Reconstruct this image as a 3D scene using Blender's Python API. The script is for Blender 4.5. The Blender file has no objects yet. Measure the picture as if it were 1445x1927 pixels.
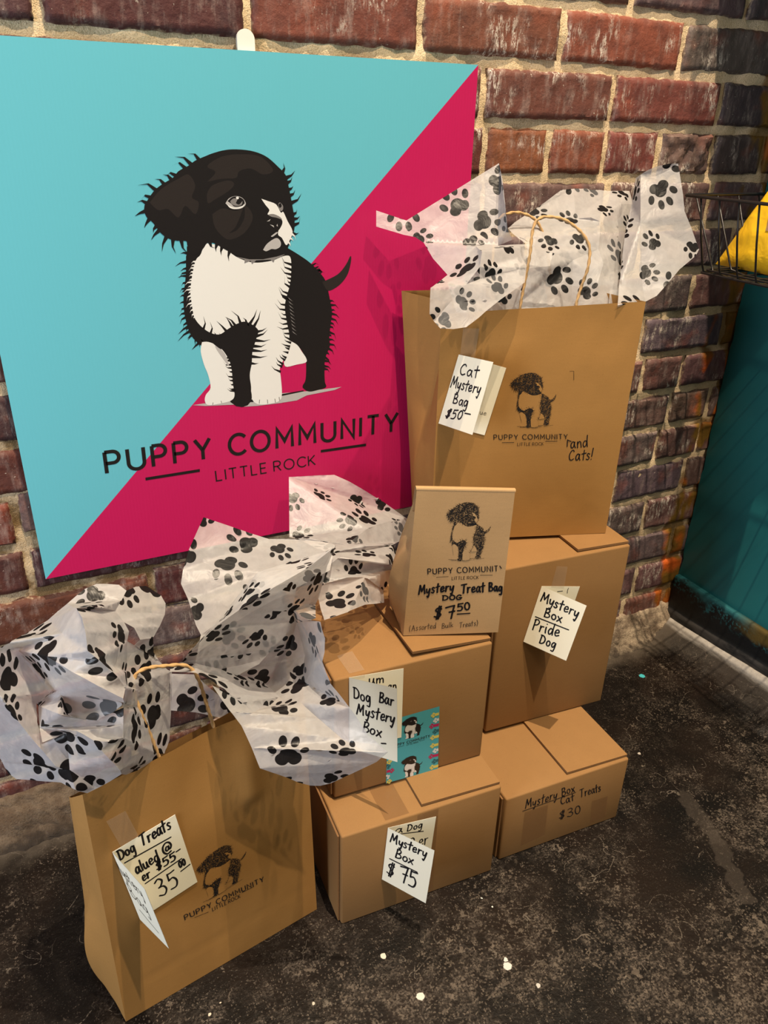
import bpy, bmesh, math, random
from mathutils import Vector, Matrix, noise
from mathutils.geometry import tessellate_polygon
random.seed(7)
S = bpy.context.scene
COL = S.collection
V = Vector

# ------------------------------------------------------------------ camera
FPX, IW, IH = 1459.31, 1445.0, 1927.0
CAM = V((0.00544, -0.97009, 0.94665))
YAW, PITCH, ROLL = 0.46819, 0.46077, 0.02891
FW = V((math.sin(YAW)*math.cos(PITCH), math.cos(YAW)*math.cos(PITCH), -math.sin(PITCH)))
_r0 = V((math.cos(YAW), -math.sin(YAW), 0)); _u0 = _r0.cross(FW)
RT = _r0*math.cos(ROLL) + _u0*math.sin(ROLL)
UP = -_r0*math.sin(ROLL) + _u0*math.cos(ROLL)
cd = bpy.data.cameras.new('camera'); co = bpy.data.objects.new('camera', cd); COL.objects.link(co)
cd.sensor_fit = 'VERTICAL'; cd.sensor_height = 36.0; cd.sensor_width = 36.0*IW/IH
cd.lens = FPX*36.0/IH; cd.clip_start = 0.02
co.matrix_world = Matrix(((RT.x, UP.x, -FW.x, CAM.x), (RT.y, UP.y, -FW.y, CAM.y), (RT.z, UP.z, -FW.z, CAM.z), (0, 0, 0, 1)))
S.camera = co

# ------------------------------------------------------------------ light and exposure
S.view_settings.view_transform = 'Standard'; S.view_settings.look = 'None'
S.view_settings.gamma = 1.0; S.view_settings.use_curve_mapping = False
S.view_settings.exposure = -0.14
W = bpy.data.worlds.new('world'); S.world = W; W.use_nodes = True
W.node_tree.nodes['Background'].inputs[0].default_value = (1.0, 0.90, 0.78, 1)
W.node_tree.nodes['Background'].inputs[1].default_value = 0.075

def spot(name, loc, target, energy, color, size, angle=100, blend=0.6):
    l = bpy.data.lights.new(name, 'SPOT'); l.energy = energy; l.color = color
    l.shadow_soft_size = size; l.spot_size = math.radians(angle); l.spot_blend = blend
    o = bpy.data.objects.new(name, l); COL.objects.link(o); o.location = loc
    o.rotation_euler = (V(target)-V(loc)).to_track_quat('-Z', 'Y').to_euler(); return o
def area(name, loc, target, energy, color, sx, sy):
    l = bpy.data.lights.new(name, 'AREA'); l.energy = energy; l.color = color
    l.shape = 'RECTANGLE'; l.size = sx; l.size_y = sy
    o = bpy.data.objects.new(name, l); COL.objects.link(o); o.location = loc
    o.rotation_euler = (V(target)-V(loc)).to_track_quat('-Z', 'Y').to_euler(); return o
WARM = (1.0, 0.82, 0.60)
spot('track_spot_light', (0.42, -0.80, 3.6), (0.65, -0.10, 0.55), 560, WARM, 0.012)
spot('track_spot_light', (0.75, -1.7, 3.4), (0.55, 0, 0.6), 290, WARM, 0.02)
spot('track_spot_light', (-0.5, -1.6, 3.4), (0.1, 0, 0.7), 30, WARM, 0.03)
area('front_fill_light', (0.5, -2.3, 2.4), (0.4, 0, 0.4), 8, (1.0, 0.87, 0.70), 1.2, 0.8)  # broad warm fill added from the front to brighten forward faces
area('window_light', (-1.15, -0.85, 0.75), (0.0, -0.33, 0.35), 22, (0.80, 0.88, 1.0), 0.5, 0.9)

# ------------------------------------------------------------------ pixel to place
def ray(px, py):
    return (FW + RT*((px-IW/2)/FPX) - UP*((py-IH/2)/FPX))
def at_y(px, py, y):
    d = ray(px, py); return CAM + d*((y-CAM.y)/d.y)
def at_z(px, py, z):
    d = ray(px, py); return CAM + d*((z-CAM.z)/d.z)
def at_x(px, py, x):
    d = ray(px, py); return CAM + d*((x-CAM.x)/d.x)
class Face:
    """A flat face of something: origin, two unit axes, outward normal."""
    def __init__(s, o, ex, ey=None, n=None):
        s.o = V(o); s.ex = V(ex).normalized()
        if n is None: n = s.ex.cross(V(ey))
        s.n = V(n).normalized(); s.ey = s.n.cross(s.ex).normalized()
    def hit(s, px, py):
        d = ray(px, py); return CAM + d*(((s.o-CAM).dot(s.n))/d.dot(s.n))
    def uv(s, px, py):
        p = s.hit(px, py)-s.o; return (p.dot(s.ex), p.dot(s.ey))
    def at(s, u, v, h=0.0):
        return s.o + s.ex*u + s.ey*v + s.n*h
def zoom(ox, oy, k):
    return lambda x, y: (ox+x/k, oy+y/k)

# ------------------------------------------------------------------ objects
def link(name, me):
    o = bpy.data.objects.new(name, me); COL.objects.link(o); return o
def tag(o, label=None, cat=None, group=None, kind=None):
    if label: o['label'] = label
    if cat: o['category'] = cat
    if group: o['group'] = group
    if kind: o['kind'] = kind
    return o
def thing(name, loc, label, cat, group=None):
    o = bpy.data.objects.new(name, None); COL.objects.link(o); o.location = loc
    o.empty_display_size = 0.03
    return tag(o, label, cat, group)
def origin_of(parent):
    p = V((0, 0, 0))
    while parent is not None: p += V(parent.location); parent = parent.parent
    return p
class MB:
    """Collects polygons in world space; build() links them as one mesh."""
    def __init__(s): s.v = []; s.f = []; s.m = []; s.uv = {}
    def vert(s, p): s.v.append(V(p)); return len(s.v)-1
    def face(s, pts, m=0):
        s.f.append([s.vert(p) for p in pts]); s.m.append(m)
    def idx(s, ids, m=0): s.f.append(list(ids)); s.m.append(m)
    def grid(s, fn, nu, nv, m=0, close_u=False):
        b = len(s.v)
        for j in range(nv+1):
            for i in range(nu+1): s.v.append(V(fn(i/nu, j/nv)))
        for j in range(nv):
            for i in range(nu):
                a = b+j*(nu+1)+i; s.f.append([a, a+1, a+nu+2, a+nu+1]); s.m.append(m)
    def box(s, o, ex, ey, ez, m=0):
        o, ex, ey, ez = V(o), V(ex), V(ey), V(ez)
        c = [o, o+ex, o+ex+ey, o+ey, o+ez, o+ex+ez, o+ex+ey+ez, o+ey+ez]
        b = len(s.v); s.v += c
        for q in ((0, 3, 2, 1), (4, 5, 6, 7), (0, 1, 5, 4), (1, 2, 6, 5), (2, 3, 7, 6), (3, 0, 4, 7)):
            s.f.append([b+i for i in q]); s.m.append(m)
    def tube(s, pts, r, n=8, lobes=0, twist=0.0, m=0):
        pts = [V(p) for p in pts]; b = len(s.v); L = 0.0
        t0 = (pts[1]-pts[0]).normalized()
        nrm = t0.orthogonal().normalized()
        for i, p in enumerate(pts):
            t = (pts[min(i+1, len(pts)-1)]-pts[max(i-1, 0)]).normalized()
            nrm = (nrm - t*nrm.dot(t)).normalized(); bn = t.cross(nrm)
            if i: L += (p-pts[i-1]).length
            for k in range(n):
                a = 2*math.pi*k/n
                rr = r*(1+(0.22*math.cos(lobes*(a-L*twist)) if lobes else 0))
                s.v.append(p+nrm*(math.cos(a)*rr)+bn*(math.sin(a)*rr))
        for i in range(len(pts)-1):
            for k in range(n):
                k2 = (k+1) % n
                s.f.append([b+i*n+k, b+i*n+k2, b+(i+1)*n+k2, b+(i+1)*n+k]); s.m.append(m)
        s.f.append([b+k for k in range(n)][::-1]); s.m.append(m)
        e = b+(len(pts)-1)*n
        s.f.append([e+k for k in range(n)]); s.m.append(m)
    def build(s, name, mats, parent=None, weld=0.0, smooth=False, sharp=None, loc=None):
        o0 = V(loc) if loc is not None else origin_of(parent)
        me = bpy.data.meshes.new(name)
        me.from_pydata([p-o0 for p in s.v], [], s.f)
        if not isinstance(mats, (list, tuple)): mats = [mats]
        for mt in mats: me.materials.append(mt)
        me.polygons.foreach_set('material_index', s.m)
        if weld:
            bm = bmesh.new(); bm.from_mesh(me)
            bmesh.ops.remove_doubles(bm, verts=bm.verts, dist=weld)
            bmesh.ops.recalc_face_normals(bm, faces=bm.faces)
            bm.to_mesh(me); bm.free()
        if smooth or sharp:
            me.polygons.foreach_set('use_smooth', [True]*len(me.polygons))
            if sharp: me.set_sharp_from_angle(angle=math.radians(sharp))
        me.update()
        o = link(name, me)
        if parent is not None: o.parent = parent
        elif loc is not None: o.location = loc
        return o
def spline(pts, n=6):
    """Catmull-Rom through the points (any dimension)."""
    if len(pts) < 3: return [tuple(p) for p in pts]
    out = []
    P = [pts[0]]+list(pts)+[pts[-1]]
    for i in range(1, len(P)-2):
        a, b, c, d = P[i-1], P[i], P[i+1], P[i+2]
        for k in range(n):
            t = k/n
            out.append(tuple(0.5*(2*b[j]+(c[j]-a[j])*t+(2*a[j]-5*b[j]+4*c[j]-d[j])*t*t+(3*b[j]-a[j]-3*c[j]+d[j])*t**3) for j in range(len(b))))
    out.append(tuple(pts[-1])); return out
def poly(mb, face, pts, h, m=0):
    """A filled outline (2-D points on a face) as triangles."""
    tr = tessellate_polygon([[V((p[0], p[1], 0)) for p in pts]])
    b = len(mb.v); mb.v += [face.at(p[0], p[1], h) for p in pts]
    for t in tr:
        a, c, d = (V((*pts[i], 0)) for i in t)
        q = t if (c-a).cross(d-a).z > 0 else t[::-1]
        mb.idx([b+i for i in q], m)
def ribbon(mb, face, pts, w, h, m=0, round_=True):
    """A pen stroke of width w along 2-D points on a face."""
    P = [V((p[0], p[1])) for p in pts]
    Q = [P[0]]
    for p in P[1:]:
        if (p-Q[-1]).length > 1e-6: Q.append(p)
    P = Q
    def disc(c):
        n = 10; b = len(mb.v)
        mb.v += [face.at(c.x+w/2*math.cos(2*math.pi*k/n), c.y+w/2*math.sin(2*math.pi*k/n), h) for k in range(n)]
        mb.idx(range(b, b+n), m)
    if len(P) == 1:
        disc(P[0]); return
    b = len(mb.v)
    for i, p in enumerate(P):
        d1 = (P[i]-P[i-1]).normalized() if i else (P[1]-P[0]).normalized()
        d2 = (P[i+1]-P[i]).normalized() if i < len(P)-1 else d1
        t = d1+d2
        t = t.normalized() if t.length > 1e-3 else d1
        n = V((-t.y, t.x)); c = max(0.45, n.dot(V((-d1.y, d1.x))))
        q = n*(w/2/c)
        mb.v += [face.at(p.x+q.x, p.y+q.y, h), face.at(p.x-q.x, p.y-q.y, h)]
    for i in range(len(P)-1):
        a = b+2*i; mb.idx([a, a+1, a+3, a+2], m)
    if round_: disc(P[0]); disc(P[-1])

# ------------------------------------------------------------------ materials
def new_mat(name):
    m = bpy.data.materials.new(name); m.use_nodes = True
    nt = m.node_tree; nt.nodes.clear()
    out = nt.nodes.new('ShaderNodeOutputMaterial'); return m, nt, out
class N:
    """Terse node helper."""
    def __init__(s, nt): s.nt = nt
    def node(s, typ, **kw):
        n = s.nt.nodes.new(typ)
        for k, v in kw.items(): setattr(n, k, v)
        return n
    def put(s, sock, v):
        if isinstance(v, bpy.types.NodeSocket): s.nt.links.new(v, sock)
        elif isinstance(v, (tuple, list)) and len(v) == 3 and sock.type == 'RGBA': sock.default_value = (*v, 1)
        else: sock.default_value = v
    def math(s, op, a, b=0.0, c=0.0, clamp=False):
        n = s.node('ShaderNodeMath', operation=op, use_clamp=clamp)
        for i, v in enumerate((a, b, c)): s.put(n.inputs[i], v)
        return n.outputs[0]
    def vmath(s, op, a, b=(0, 0, 0), out=0):
        n = s.node('ShaderNodeVectorMath', operation=op)
        s.put(n.inputs[0], a); s.put(n.inputs[1], b); return n.outputs[out]
    def mix(s, f, a, b):
        n = s.node('ShaderNodeMix', data_type='RGBA')
        s.put(n.inputs[0], f); s.put(n.inputs[6], a); s.put(n.inputs[7], b); return n.outputs[2]
    def coord(s, k='Object'): return s.node('ShaderNodeTexCoord').outputs[k]
    def scale(s, vec, sc):
        n = s.node('ShaderNodeMapping'); s.put(n.inputs['Vector'], vec); n.inputs['Scale'].default_value = sc; return n.outputs[0]
    def noise(s, vec, scale, detail=4, rough=0.55, out='Fac', dist=0.0):
        n = s.node('ShaderNodeTexNoise'); s.put(n.inputs['Vector'], vec)
        n.inputs['Scale'].default_value = scale; n.inputs['Detail'].default_value = detail
        n.inputs['Roughness'].default_value = rough; n.inputs['Distortion'].default_value = dist
        return n.outputs[out]
    def ramp(s, f, lo, hi):
        n = s.node('ShaderNodeMapRange', interpolation_type='SMOOTHSTEP'); s.put(n.inputs[0], f)
        n.inputs[1].default_value = lo; n.inputs[2].default_value = hi; return n.outputs[0]
    def sep(s, vec):
        n = s.node('ShaderNodeSeparateXYZ'); s.put(n.inputs[0], vec); return n.outputs
    def comb(s, x, y, z=0.0):
        n = s.node('ShaderNodeCombineXYZ'); s.put(n.inputs[0], x); s.put(n.inputs[1], y); s.put(n.inputs[2], z); return n.outputs[0]
    def bump(s, h, strength, dist=0.001, normal=None):
        n = s.node('ShaderNodeBump'); s.put(n.inputs['Height'], h)
        n.inputs['Strength'].default_value = strength; n.inputs['Distance'].default_value = dist
        if normal is not None: s.put(n.inputs['Normal'], normal)
        return n.outputs[0]
    def bsdf(s, out, col, rough=0.6, spec=0.3, normal=None, metal=0.0):
        b = s.node('ShaderNodeBsdfPrincipled'); s.put(b.inputs['Base Color'], col)
        s.put(b.inputs['Roughness'], rough); s.put(b.inputs['Specular IOR Level'], spec); b.inputs['Metallic'].default_value = metal
        if normal is not None: s.put(b.inputs['Normal'], normal)
        if out is not None: s.nt.links.new(b.outputs[0], out.inputs[0])
        return b.outputs[0]
def flat(name, col, rough=0.6, spec=0.3):
    m, nt, out = new_mat(name); n = N(nt)
    n.bsdf(out, col, rough, spec, n.bump(n.noise(n.coord(), 400), 0.08)); return m
def kraft(name, col, fibre=0.10, wave=0.0, rough=0.75, crumple=0.0):
    m, nt, out = new_mat(name); n = N(nt); c = n.coord()
    a = n.noise(c, 900, 3); b = n.noise(n.scale(c, (60, 60, 420)), 1.0, 3); g = n.noise(c, 9, 3)
    f = n.math('ADD', n.math('MULTIPLY', n.math('SUBTRACT', a, 0.5), fibre*2), n.math('MULTIPLY', n.math('SUBTRACT', b, 0.5), fibre))
    f = n.math('ADD', f, n.math('MULTIPLY', n.math('SUBTRACT', g, 0.5), 0.16))
    hs = n.node('ShaderNodeHueSaturation'); n.put(hs.inputs['Color'], col)
    n.put(hs.inputs['Value'], n.math('ADD', 1.0, f))
    sp = n.ramp(n.noise(c, 420, 2), 0.70, 0.74)
    colr = n.mix(n.math('MULTIPLY', sp, 0.35), hs.outputs[0], tuple(x*0.45 for x in col))
    nm = n.bump(a, 0.10, 0.0006)
    if crumple:
        nm = n.bump(n.noise(n.scale(c, (1, 1, .55)), 13, 2, 0.45, dist=0.4), crumple, 0.02, nm)
    n.bsdf(out, colr, rough, 0.22, nm); return m

M = {}
M['box'] = kraft('corrugated_board', (0.278, 0.146, 0.053), crumple=0.05)
M['edge'] = kraft('cut_board_edge', (0.21, 0.108, 0.043), 0.3)
M['bag'] = kraft('brown_kraft_paper', (0.355, 0.180, 0.051), crumple=0.16)
M['treat'] = kraft('light_kraft_paper', (0.44, 0.272, 0.128), 0.12, crumple=0.12)
M['cord'] = kraft('twisted_paper_cord', (0.50, 0.31, 0.14), 0.2)
M['ink'] = flat('black_marker_ink', (0.012, 0.011, 0.013), 0.45, 0.3)
M['pen'] = flat('thin_pen_ink', (0.06, 0.045, 0.035), 0.5, 0.3)
M['card'] = flat('cream_card_stock', (0.86, 0.81, 0.65), 0.6, 0.3)
M['wire'] = flat('black_coated_wire', (0.012, 0.010, 0.010), 0.35, 0.5)
M['white'] = flat('white_plastic', (0.80, 0.76, 0.68), 0.35, 0.4)

def stamp_mat(name, lo, hi):
    m, nt, out = new_mat(name); n = N(nt); c = n.coord()
    f = n.ramp(n.noise(c, 750, 3, 0.7), lo, hi)
    ink = n.bsdf(None, (0.018, 0.016, 0.016), 0.7, 0.1)
    t = n.node('ShaderNodeBsdfTransparent'); mx = n.node('ShaderNodeMixShader')
    n.put(mx.inputs[0], f); nt.links.new(t.outputs[0], mx.inputs[1]); nt.links.new(ink, mx.inputs[2])
    nt.links.new(mx.outputs[0], out.inputs[0]); return m
M['stamp'] = stamp_mat('speckled_stamp_ink', 0.40, 0.54)
M['stamp_thin'] = stamp_mat('faded_stamp_ink', 0.26, 0.40)
def tape_mat(name, col, f):
    m, nt, out = new_mat(name); n = N(nt)
    d = n.bsdf(None, col, 0.18, 0.6, n.bump(n.noise(n.coord(), 60), 0.12, 0.002))
    t = n.node('ShaderNodeBsdfTransparent'); mx = n.node('ShaderNodeMixShader'); mx.inputs[0].default_value = f
    nt.links.new(t.outputs[0], mx.inputs[1]); nt.links.new(d, mx.inputs[2]); nt.links.new(mx.outputs[0], out.inputs[0]); return m
M['tape'] = tape_mat('clear_sticky_tape', (0.62, 0.50, 0.38), 0.17)
M['ptape'] = tape_mat('clear_packing_tape', (0.26, 0.13, 0.055), 0.34)
# ------------------------------------------------------------------ room: brick wall, painted wall, floor
XR = 1.187                     # plane of the painted wall on the right
def paint_mask(n, c):
    """Old orange paint dragged over the bricks next to the corner."""
    x, y, z = n.sep(c)
    edge = n.math('ADD', x, n.math('MULTIPLY', n.math('SUBTRACT', n.noise(n.scale(c, (6, 6, 14)), 1.0, 3), 0.5), 0.10))
    a = n.ramp(edge, 1.125, 1.142)
    patch = n.ramp(n.noise(n.scale(c, (16, 16, 7)), 1.0, 2), 0.46, 0.52)
    return n.math('MULTIPLY', a, patch)
def brick_mat():
    m, nt, out = new_mat('old_fired_brick'); n = N(nt); c = n.coord()
    at = n.node('ShaderNodeAttribute', attribute_name='tone')
    col = at.outputs['Color']
    big = n.noise(c, 26, 4, 0.6)
    col = n.mix(n.ramp(big, 0.42, 0.75), col, n.mix(0.5, col, (0.035, 0.022, 0.024)))
    red = n.noise(n.vmath('ADD', c, (3, 1, 7)), 17, 3)
    col = n.mix(n.math('MULTIPLY', n.ramp(red, 0.52, 0.74), 0.45), col, (0.30, 0.075, 0.040))
    # white salt bloom, streaked downward, in patches
    st = n.noise(n.scale(c, (150, 150, 34)), 1.0, 4, 0.65)
    pt = n.noise(n.vmath('ADD', c, (9, 2, 4)), 12, 3, 0.6)
    sk = n.noise(n.scale(c, (560, 560, 190)), 1.0, 3, 0.75)
    bl = n.math('MULTIPLY', n.ramp(st, 0.44, 0.62), n.ramp(pt, 0.50, 0.63))
    bl = n.math('MULTIPLY', bl, n.ramp(sk, 0.44, 0.52))
    xb_, yb_, zb_ = n.sep(c)
    bl = n.math('MULTIPLY', bl, n.math('ADD', 0.30, n.math('MULTIPLY', n.ramp(xb_, 0.25, 0.6), 0.7)))
    col = n.mix(n.math('MULTIPLY', bl, 0.95), col, (0.66, 0.58, 0.50))
    gr = n.ramp(n.noise(n.scale(c, (70, 70, 20)), 1.0, 4, 0.7), 0.48, 0.72)
    col = n.mix(n.math('MULTIPLY', gr, 0.28), col, (0.42, 0.33, 0.29))
    sp = n.ramp(n.noise(c, 240, 2), 0.71, 0.76)
    col = n.mix(n.math('MULTIPLY', sp, 0.6), col, (0.55, 0.48, 0.40))
    sand = n.node('ShaderNodeAttribute', attribute_name='rim').outputs['Fac']
    e = n.math('ADD', sand, n.math('MULTIPLY', n.math('SUBTRACT', n.noise(c, 160, 3), 0.5), 1.1))
    col = n.mix(n.math('MULTIPLY', n.ramp(e, 0.85, 1.25), 0.7), col, (0.46, 0.35, 0.23))
    hue = n.noise(n.vmath('ADD', c, (5, 5, 5)), 11, 2)
    col = n.mix(paint_mask(n, c), col, n.mix(n.ramp(hue, 0.48, 0.64), (0.16, 0.085, 0.012), (0.50, 0.092, 0.010)))
    bp = n.bump(n.noise(c, 130, 5, 0.65), 0.5, 0.003)
    bp = n.bump(n.noise(n.scale(c, (90, 90, 16)), 1.0, 3), 0.25, 0.003, bp)
    n.bsdf(out, col, 0.62, 0.28, bp); return m
def mortar_mat():
    m, nt, out = new_mat('sandy_mortar'); n = N(nt); c = n.coord()
    g = n.noise(c, 620, 3, 0.7); b = n.noise(c, 18, 4)
    col = n.mix(n.ramp(b, 0.35, 0.70), (0.80, 0.62, 0.40), (0.64, 0.48, 0.29))
    col = n.mix(n.math('MULTIPLY', n.ramp(g, 0.54, 0.70), 0.7), col, (0.24, 0.16, 0.09))
    col = n.mix(n.math('MULTIPLY', n.ramp(g, 0.46, 0.28), 0.7), col, (0.90, 0.78, 0.60))
    x, y, z = n.sep(c)
    old = n.math('MULTIPLY', n.ramp(x, 0.55, 0.15), n.ramp(z, 0.95, 0.55))   # older, dirtier pointing low on the left
    st = n.ramp(n.noise(c, 22, 4, 0.65), 0.42, 0.60)
    col = n.mix(n.math('MULTIPLY', old, n.math('ADD', 0.35, n.math('MULTIPLY', st, 0.6))), col, (0.17, 0.105, 0.045))
    hue = n.noise(n.vmath('ADD', c, (5, 5, 5)), 11, 2)
    col = n.mix(n.math('MULTIPLY', paint_mask(n, c), 0.8), col, n.mix(n.ramp(hue, 0.48, 0.64), (0.16, 0.085, 0.012), (0.50, 0.092, 0.010)))
    n.bsdf(out, col, 0.95, 0.1, n.bump(g, 0.7, 0.002, n.bump(n.noise(c, 120, 4, 0.7), 0.6, 0.004))); return m

ROWZ = [-0.03, .04, .11, .1817, .2554, .331, .4048, .4744, .5434, .612, .681, .7518, .8226, .8934, .9617, 1.0314, 1.1025]
while ROWZ[-1] < 1.75: ROWZ.append(ROWZ[-1]+0.0705)
JOINTS = {15: [(72, 16), (468, 33), (795, 46), (1060.7, 73.6), (1288.5, 92)],
          16: [(1194, 7), (1408, 28)],
          14: [(911, 175), (1155, 184), (1357.5, 193)],
          13: [(913.5, 281), (1035.4, 285), (1141, 285), (1241.6, 285), (1344, 285)],
          12: [(1145, 370), (1337, 377)],
          10: [(1304, 549)], 9: [(1211, 632), (1358, 640)], 8: [(1212, 704), (1286, 693)],
          7: [(1262, 770), (1336, 757), (13.5, 891)], 6: [(1238, 835), (1317, 820)], 5: [(1160, 910), (1290, 885)],
          4: [(1214, 974), (50, 1072)], 3: [(1140, 1040), (1268, 1010)], 2: [(1200, 1078)]}
TONES = {15: [(.075, .028, .024), (.085, .028, .023), (.15, .050, .032), (.17, .052, .032), (.20, .060, .035), (.10, .072, .066)],
         16: [(.13, .055, .042), (.12, .075, .068), (.08, .06, .06)],
         14: [(.14, .05, .04), (.15, .047, .036), (.145, .048, .037), (.07, .045, .043)],
         13: [(.13, .04, .03), (.24, .070, .036), (.22, .058, .033), (.155, .046, .034), (.15, .085, .07), (.07, .05, .045)]}
def smooth(a, b, x):
    t = min(1, max(0, (x-a)/(b-a))); return t*t*(3-2*t)
def build_brick_wall():
    rnd = random.Random(11)
    mb = MB(); tone = []; rim = []
    X0 = -1.15
    # mortar bed
    nx, nz = 210, 170
    def mortar(u, v):
        x = X0+(XR+0.02-X0)*u; z = -0.02+1.82*v
        d = 0.0065+0.006*noise.noise(V((x*30, 1.7, z*30)))+0.003*noise.noise(V((x*90, 4.1, z*90)))
        return (x, max(0.002, d), z)
    mb.grid(mortar, nx, nz, 1)
    tone += [(0, 0, 0)]*len(mb.v); rim += [0]*len(mb.v)
    for r, zb in enumerate(ROWZ[:-1]):
        h = ROWZ[r+1]-zb-0.0125
        js = sorted(at_y(px, py, 0).x for px, py in JOINTS.get(r, []))
        L = 0.212 if r % 6 != 1 else 0.108
        if not js: js = [0.2+0.106*(r % 2)+rnd.uniform(-.02, .02)]
        known = len(js)
        left = []
        x = js[0]
        while x > X0: x -= L*rnd.uniform(.93, 1.06); left.append(x)
        right = []
        x = js[-1]
        while x < XR+0.02: x += L*rnd.uniform(.93, 1.06); right.append(x)
        nl = len(left)
        js = left[::-1]+js+right
        for k in range(len(js)-1):
            xa, xb = js[k]+0.0052, min(js[k+1]-0.0052, XR+0.012)
            if xb-xa < 0.015: continue
            xc = (xa+xb)/2
            q = k-nl+1
            if r in TONES and 0 <= q < len(TONES[r]): base = TONES[r][q]
            elif xc < 0.35:
                base = rnd.choice([(.080, .024, .020), (.11, .030, .020), (.060, .024, .023)])
            else:
                base = rnd.choice([(.135, .072, .066), (.115, .076, .078), (.150, .072, .062), (.120, .086, .086)])
            base = tuple(b*rnd.uniform(.88, 1.12) for b in base)
            sag = -0.013*smooth(0.55, 0.0, xc)*smooth(0.95, 0.60, zb)   # courses dip to the left low down
            tilt = rnd.uniform(-.0018, .0018); y0 = rnd.uniform(-0.0015, 0.0025)
            sd = rnd.uniform(0, 99); b0 = len(mb.v)
            nu = max(8, int((xb-xa)/0.0045)); nv = 13
            rough = 1.0 if not (r == 13 and q == 4) else 3.5
            for j in range(nv+1):
                for i in range(nu+1):
                    u, v = i/nu, j/nv
                    ex = min(u, 1-u)*(xb-xa); ez = min(v, 1-v)*h
                    wob = 0.0022
                    x = xa+(xb-xa)*u+(wob*noise.noise(V((sd, v*9, zb*7))) if i in (0, nu) else 0)
                    z = zb+sag+h*v+tilt*(u-.5)+(wob*noise.noise(V((x*55, sd, j*3)))*(1 if j in (0, nv) else 0))
                    e = min(ex/0.0045, ez/0.004)
                    y = y0+0.0045*(1-min(1, e))**2
                    y += rough*0.0013*noise.noise(V((x*60+sd, 2, z*60)))+0.0016*noise.noise(V((x*17+sd, 5, z*22)))
                    if rough > 2: y += 0.004*noise.noise(V((x*150, 7, z*150)))
                    mb.v.append(V((x, y-0.0005, z))); tone.append(base)
                    rim.append(max(0.0, 1-min(ex/0.009, ez/0.008)))
            for j in range(nv):
                for i in range(nu):
                    a = b0+j*(nu+1)+i; mb.idx([a, a+1, a+nu+2, a+nu+1], 0)
            # returns into the joint
            ring = [b0+i for i in range(nu+1)]+[b0+j*(nu+1)+nu for j in range(1, nv+1)]+[b0+nv*(nu+1)+i for i in range(nu-1, -1, -1)]+[b0+j*(nu+1) for j in range(nv-1, 0, -1)]
            c0 = len(mb.v)
            for i in ring: mb.v.append(mb.v[i]+V((0, 0.02, 0))); tone.append(base); rim.append(1)
            for i in range(len(ring)):
                i2 = (i+1) % len(ring); mb.idx([ring[i2], ring[i], c0+i, c0+i2], 0)
    # core of the wall above and behind
    b0 = len(mb.v); mb.box((X0, 0.012, -0.02), (XR+0.1-X0, 0, 0), (0, 0.12, 0), (0, 0, 3.82), 1)
    tone += [(0, 0, 0)]*8; rim += [0]*8
    o = mb.build('wall_back', [brick_mat(), mortar_mat()], smooth=True, sharp=50, loc=(0, 0, 0))
    me = o.data
    ca = me.color_attributes.new('tone', 'FLOAT_COLOR', 'POINT')
    ca.data.foreach_set('color', [c for t in tone for c in (*t, 1.0)])
    ra = me.attributes.new('rim', 'FLOAT', 'POINT'); ra.data.foreach_set('value', rim)
    tag(o, kind='structure')
build_brick_wall()

def teal_mat():
    m, nt, out = new_mat('teal_wall_paint'); n = N(nt); c = n.coord()
    b = n.noise(c, 5, 3); f = n.noise(c, 260, 3)
    col = n.mix(n.ramp(b, 0.3, 0.75), (0.012, 0.128, 0.140), (0.015, 0.150, 0.160))
    n.bsdf(out, col, 0.42, 0.4, n.bump(f, 0.12, 0.001)); return m
mb = MB()
def wr(u, v):                       # painted wall; its painted edge wanders a little at the brick
    y = -1.5*u; z = 0.115+2.7*v
    return (XR+0.002*noise.noise(V((0, y*6, z*6))), y+(0.004 if u > 0 else 0.0)-(0 if u > 0 else 0.0005+0.006*max(0, noise.noise(V((3, 0, z*28)))+.25)), z)
mb.grid(wr, 40, 160)
mb.box((XR+0.004, -1.5, 0), (0.1, 0, 0), (0, 1.494, 0), (0, 0, 2.815))
o = mb.build('wall_right', teal_mat(), smooth=True, sharp=40, loc=(XR, 0, 0)); tag(o, kind='structure')

def base_mat():
    m, nt, out = new_mat('black_baseboard_paint'); n = N(nt); c = n.coord('Generated') if False else n.vmath('ADD', n.coord(), (XR, 0, 0))
    x, y, z = n.sep(c)
    k = n.math('ADD', z, n.math('MULTIPLY', n.math('SUBTRACT', n.noise(c, 16, 4, 0.6), 0.5), 0.085))
    teal = n.ramp(k, 0.110, 0.128)
    sp = n.ramp(n.noise(c, 170, 2), 0.50, 0.62)
    t2 = n.math('MULTIPLY', n.ramp(k, 0.088, 0.115), sp)
    f = n.math('MAXIMUM', teal, t2)
    col = n.mix(f, (0.006, 0.007, 0.008), (0.020, 0.115, 0.130))
    och = n.math('MULTIPLY', n.ramp(y, -0.15, -0.22), n.ramp(n.math('ADD', z, n.math('MULTIPLY', n.noise(c, 14, 3), 0.05)), 0.118, 0.130))
    col = n.mix(och, col, (0.09, 0.060, 0.015))
    shoe = n.ramp(x, XR-0.0140, XR-0.0150)
    col = n.mix(n.math('MULTIPLY', shoe, n.ramp(n.noise(n.scale(c, (20, 20, 90)), 1.0, 4), .3, .7)), col, (0.045, 0.042, 0.040))
    n.bsdf(out, col, 0.5, 0.3, n.bump(n.noise(c, 90, 4), 0.3, 0.003)); return m
mb = MB()
prof = [(XR+0.001, 0.130), (XR-0.010, 0.130), (XR-0.0125, 0.1265), (XR-0.0130, 0.058), (XR-0.0150, 0.055), (XR-0.0175, 0.050), (XR-0.0180, 0.030), (XR-0.0180, -0.002)]
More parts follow.
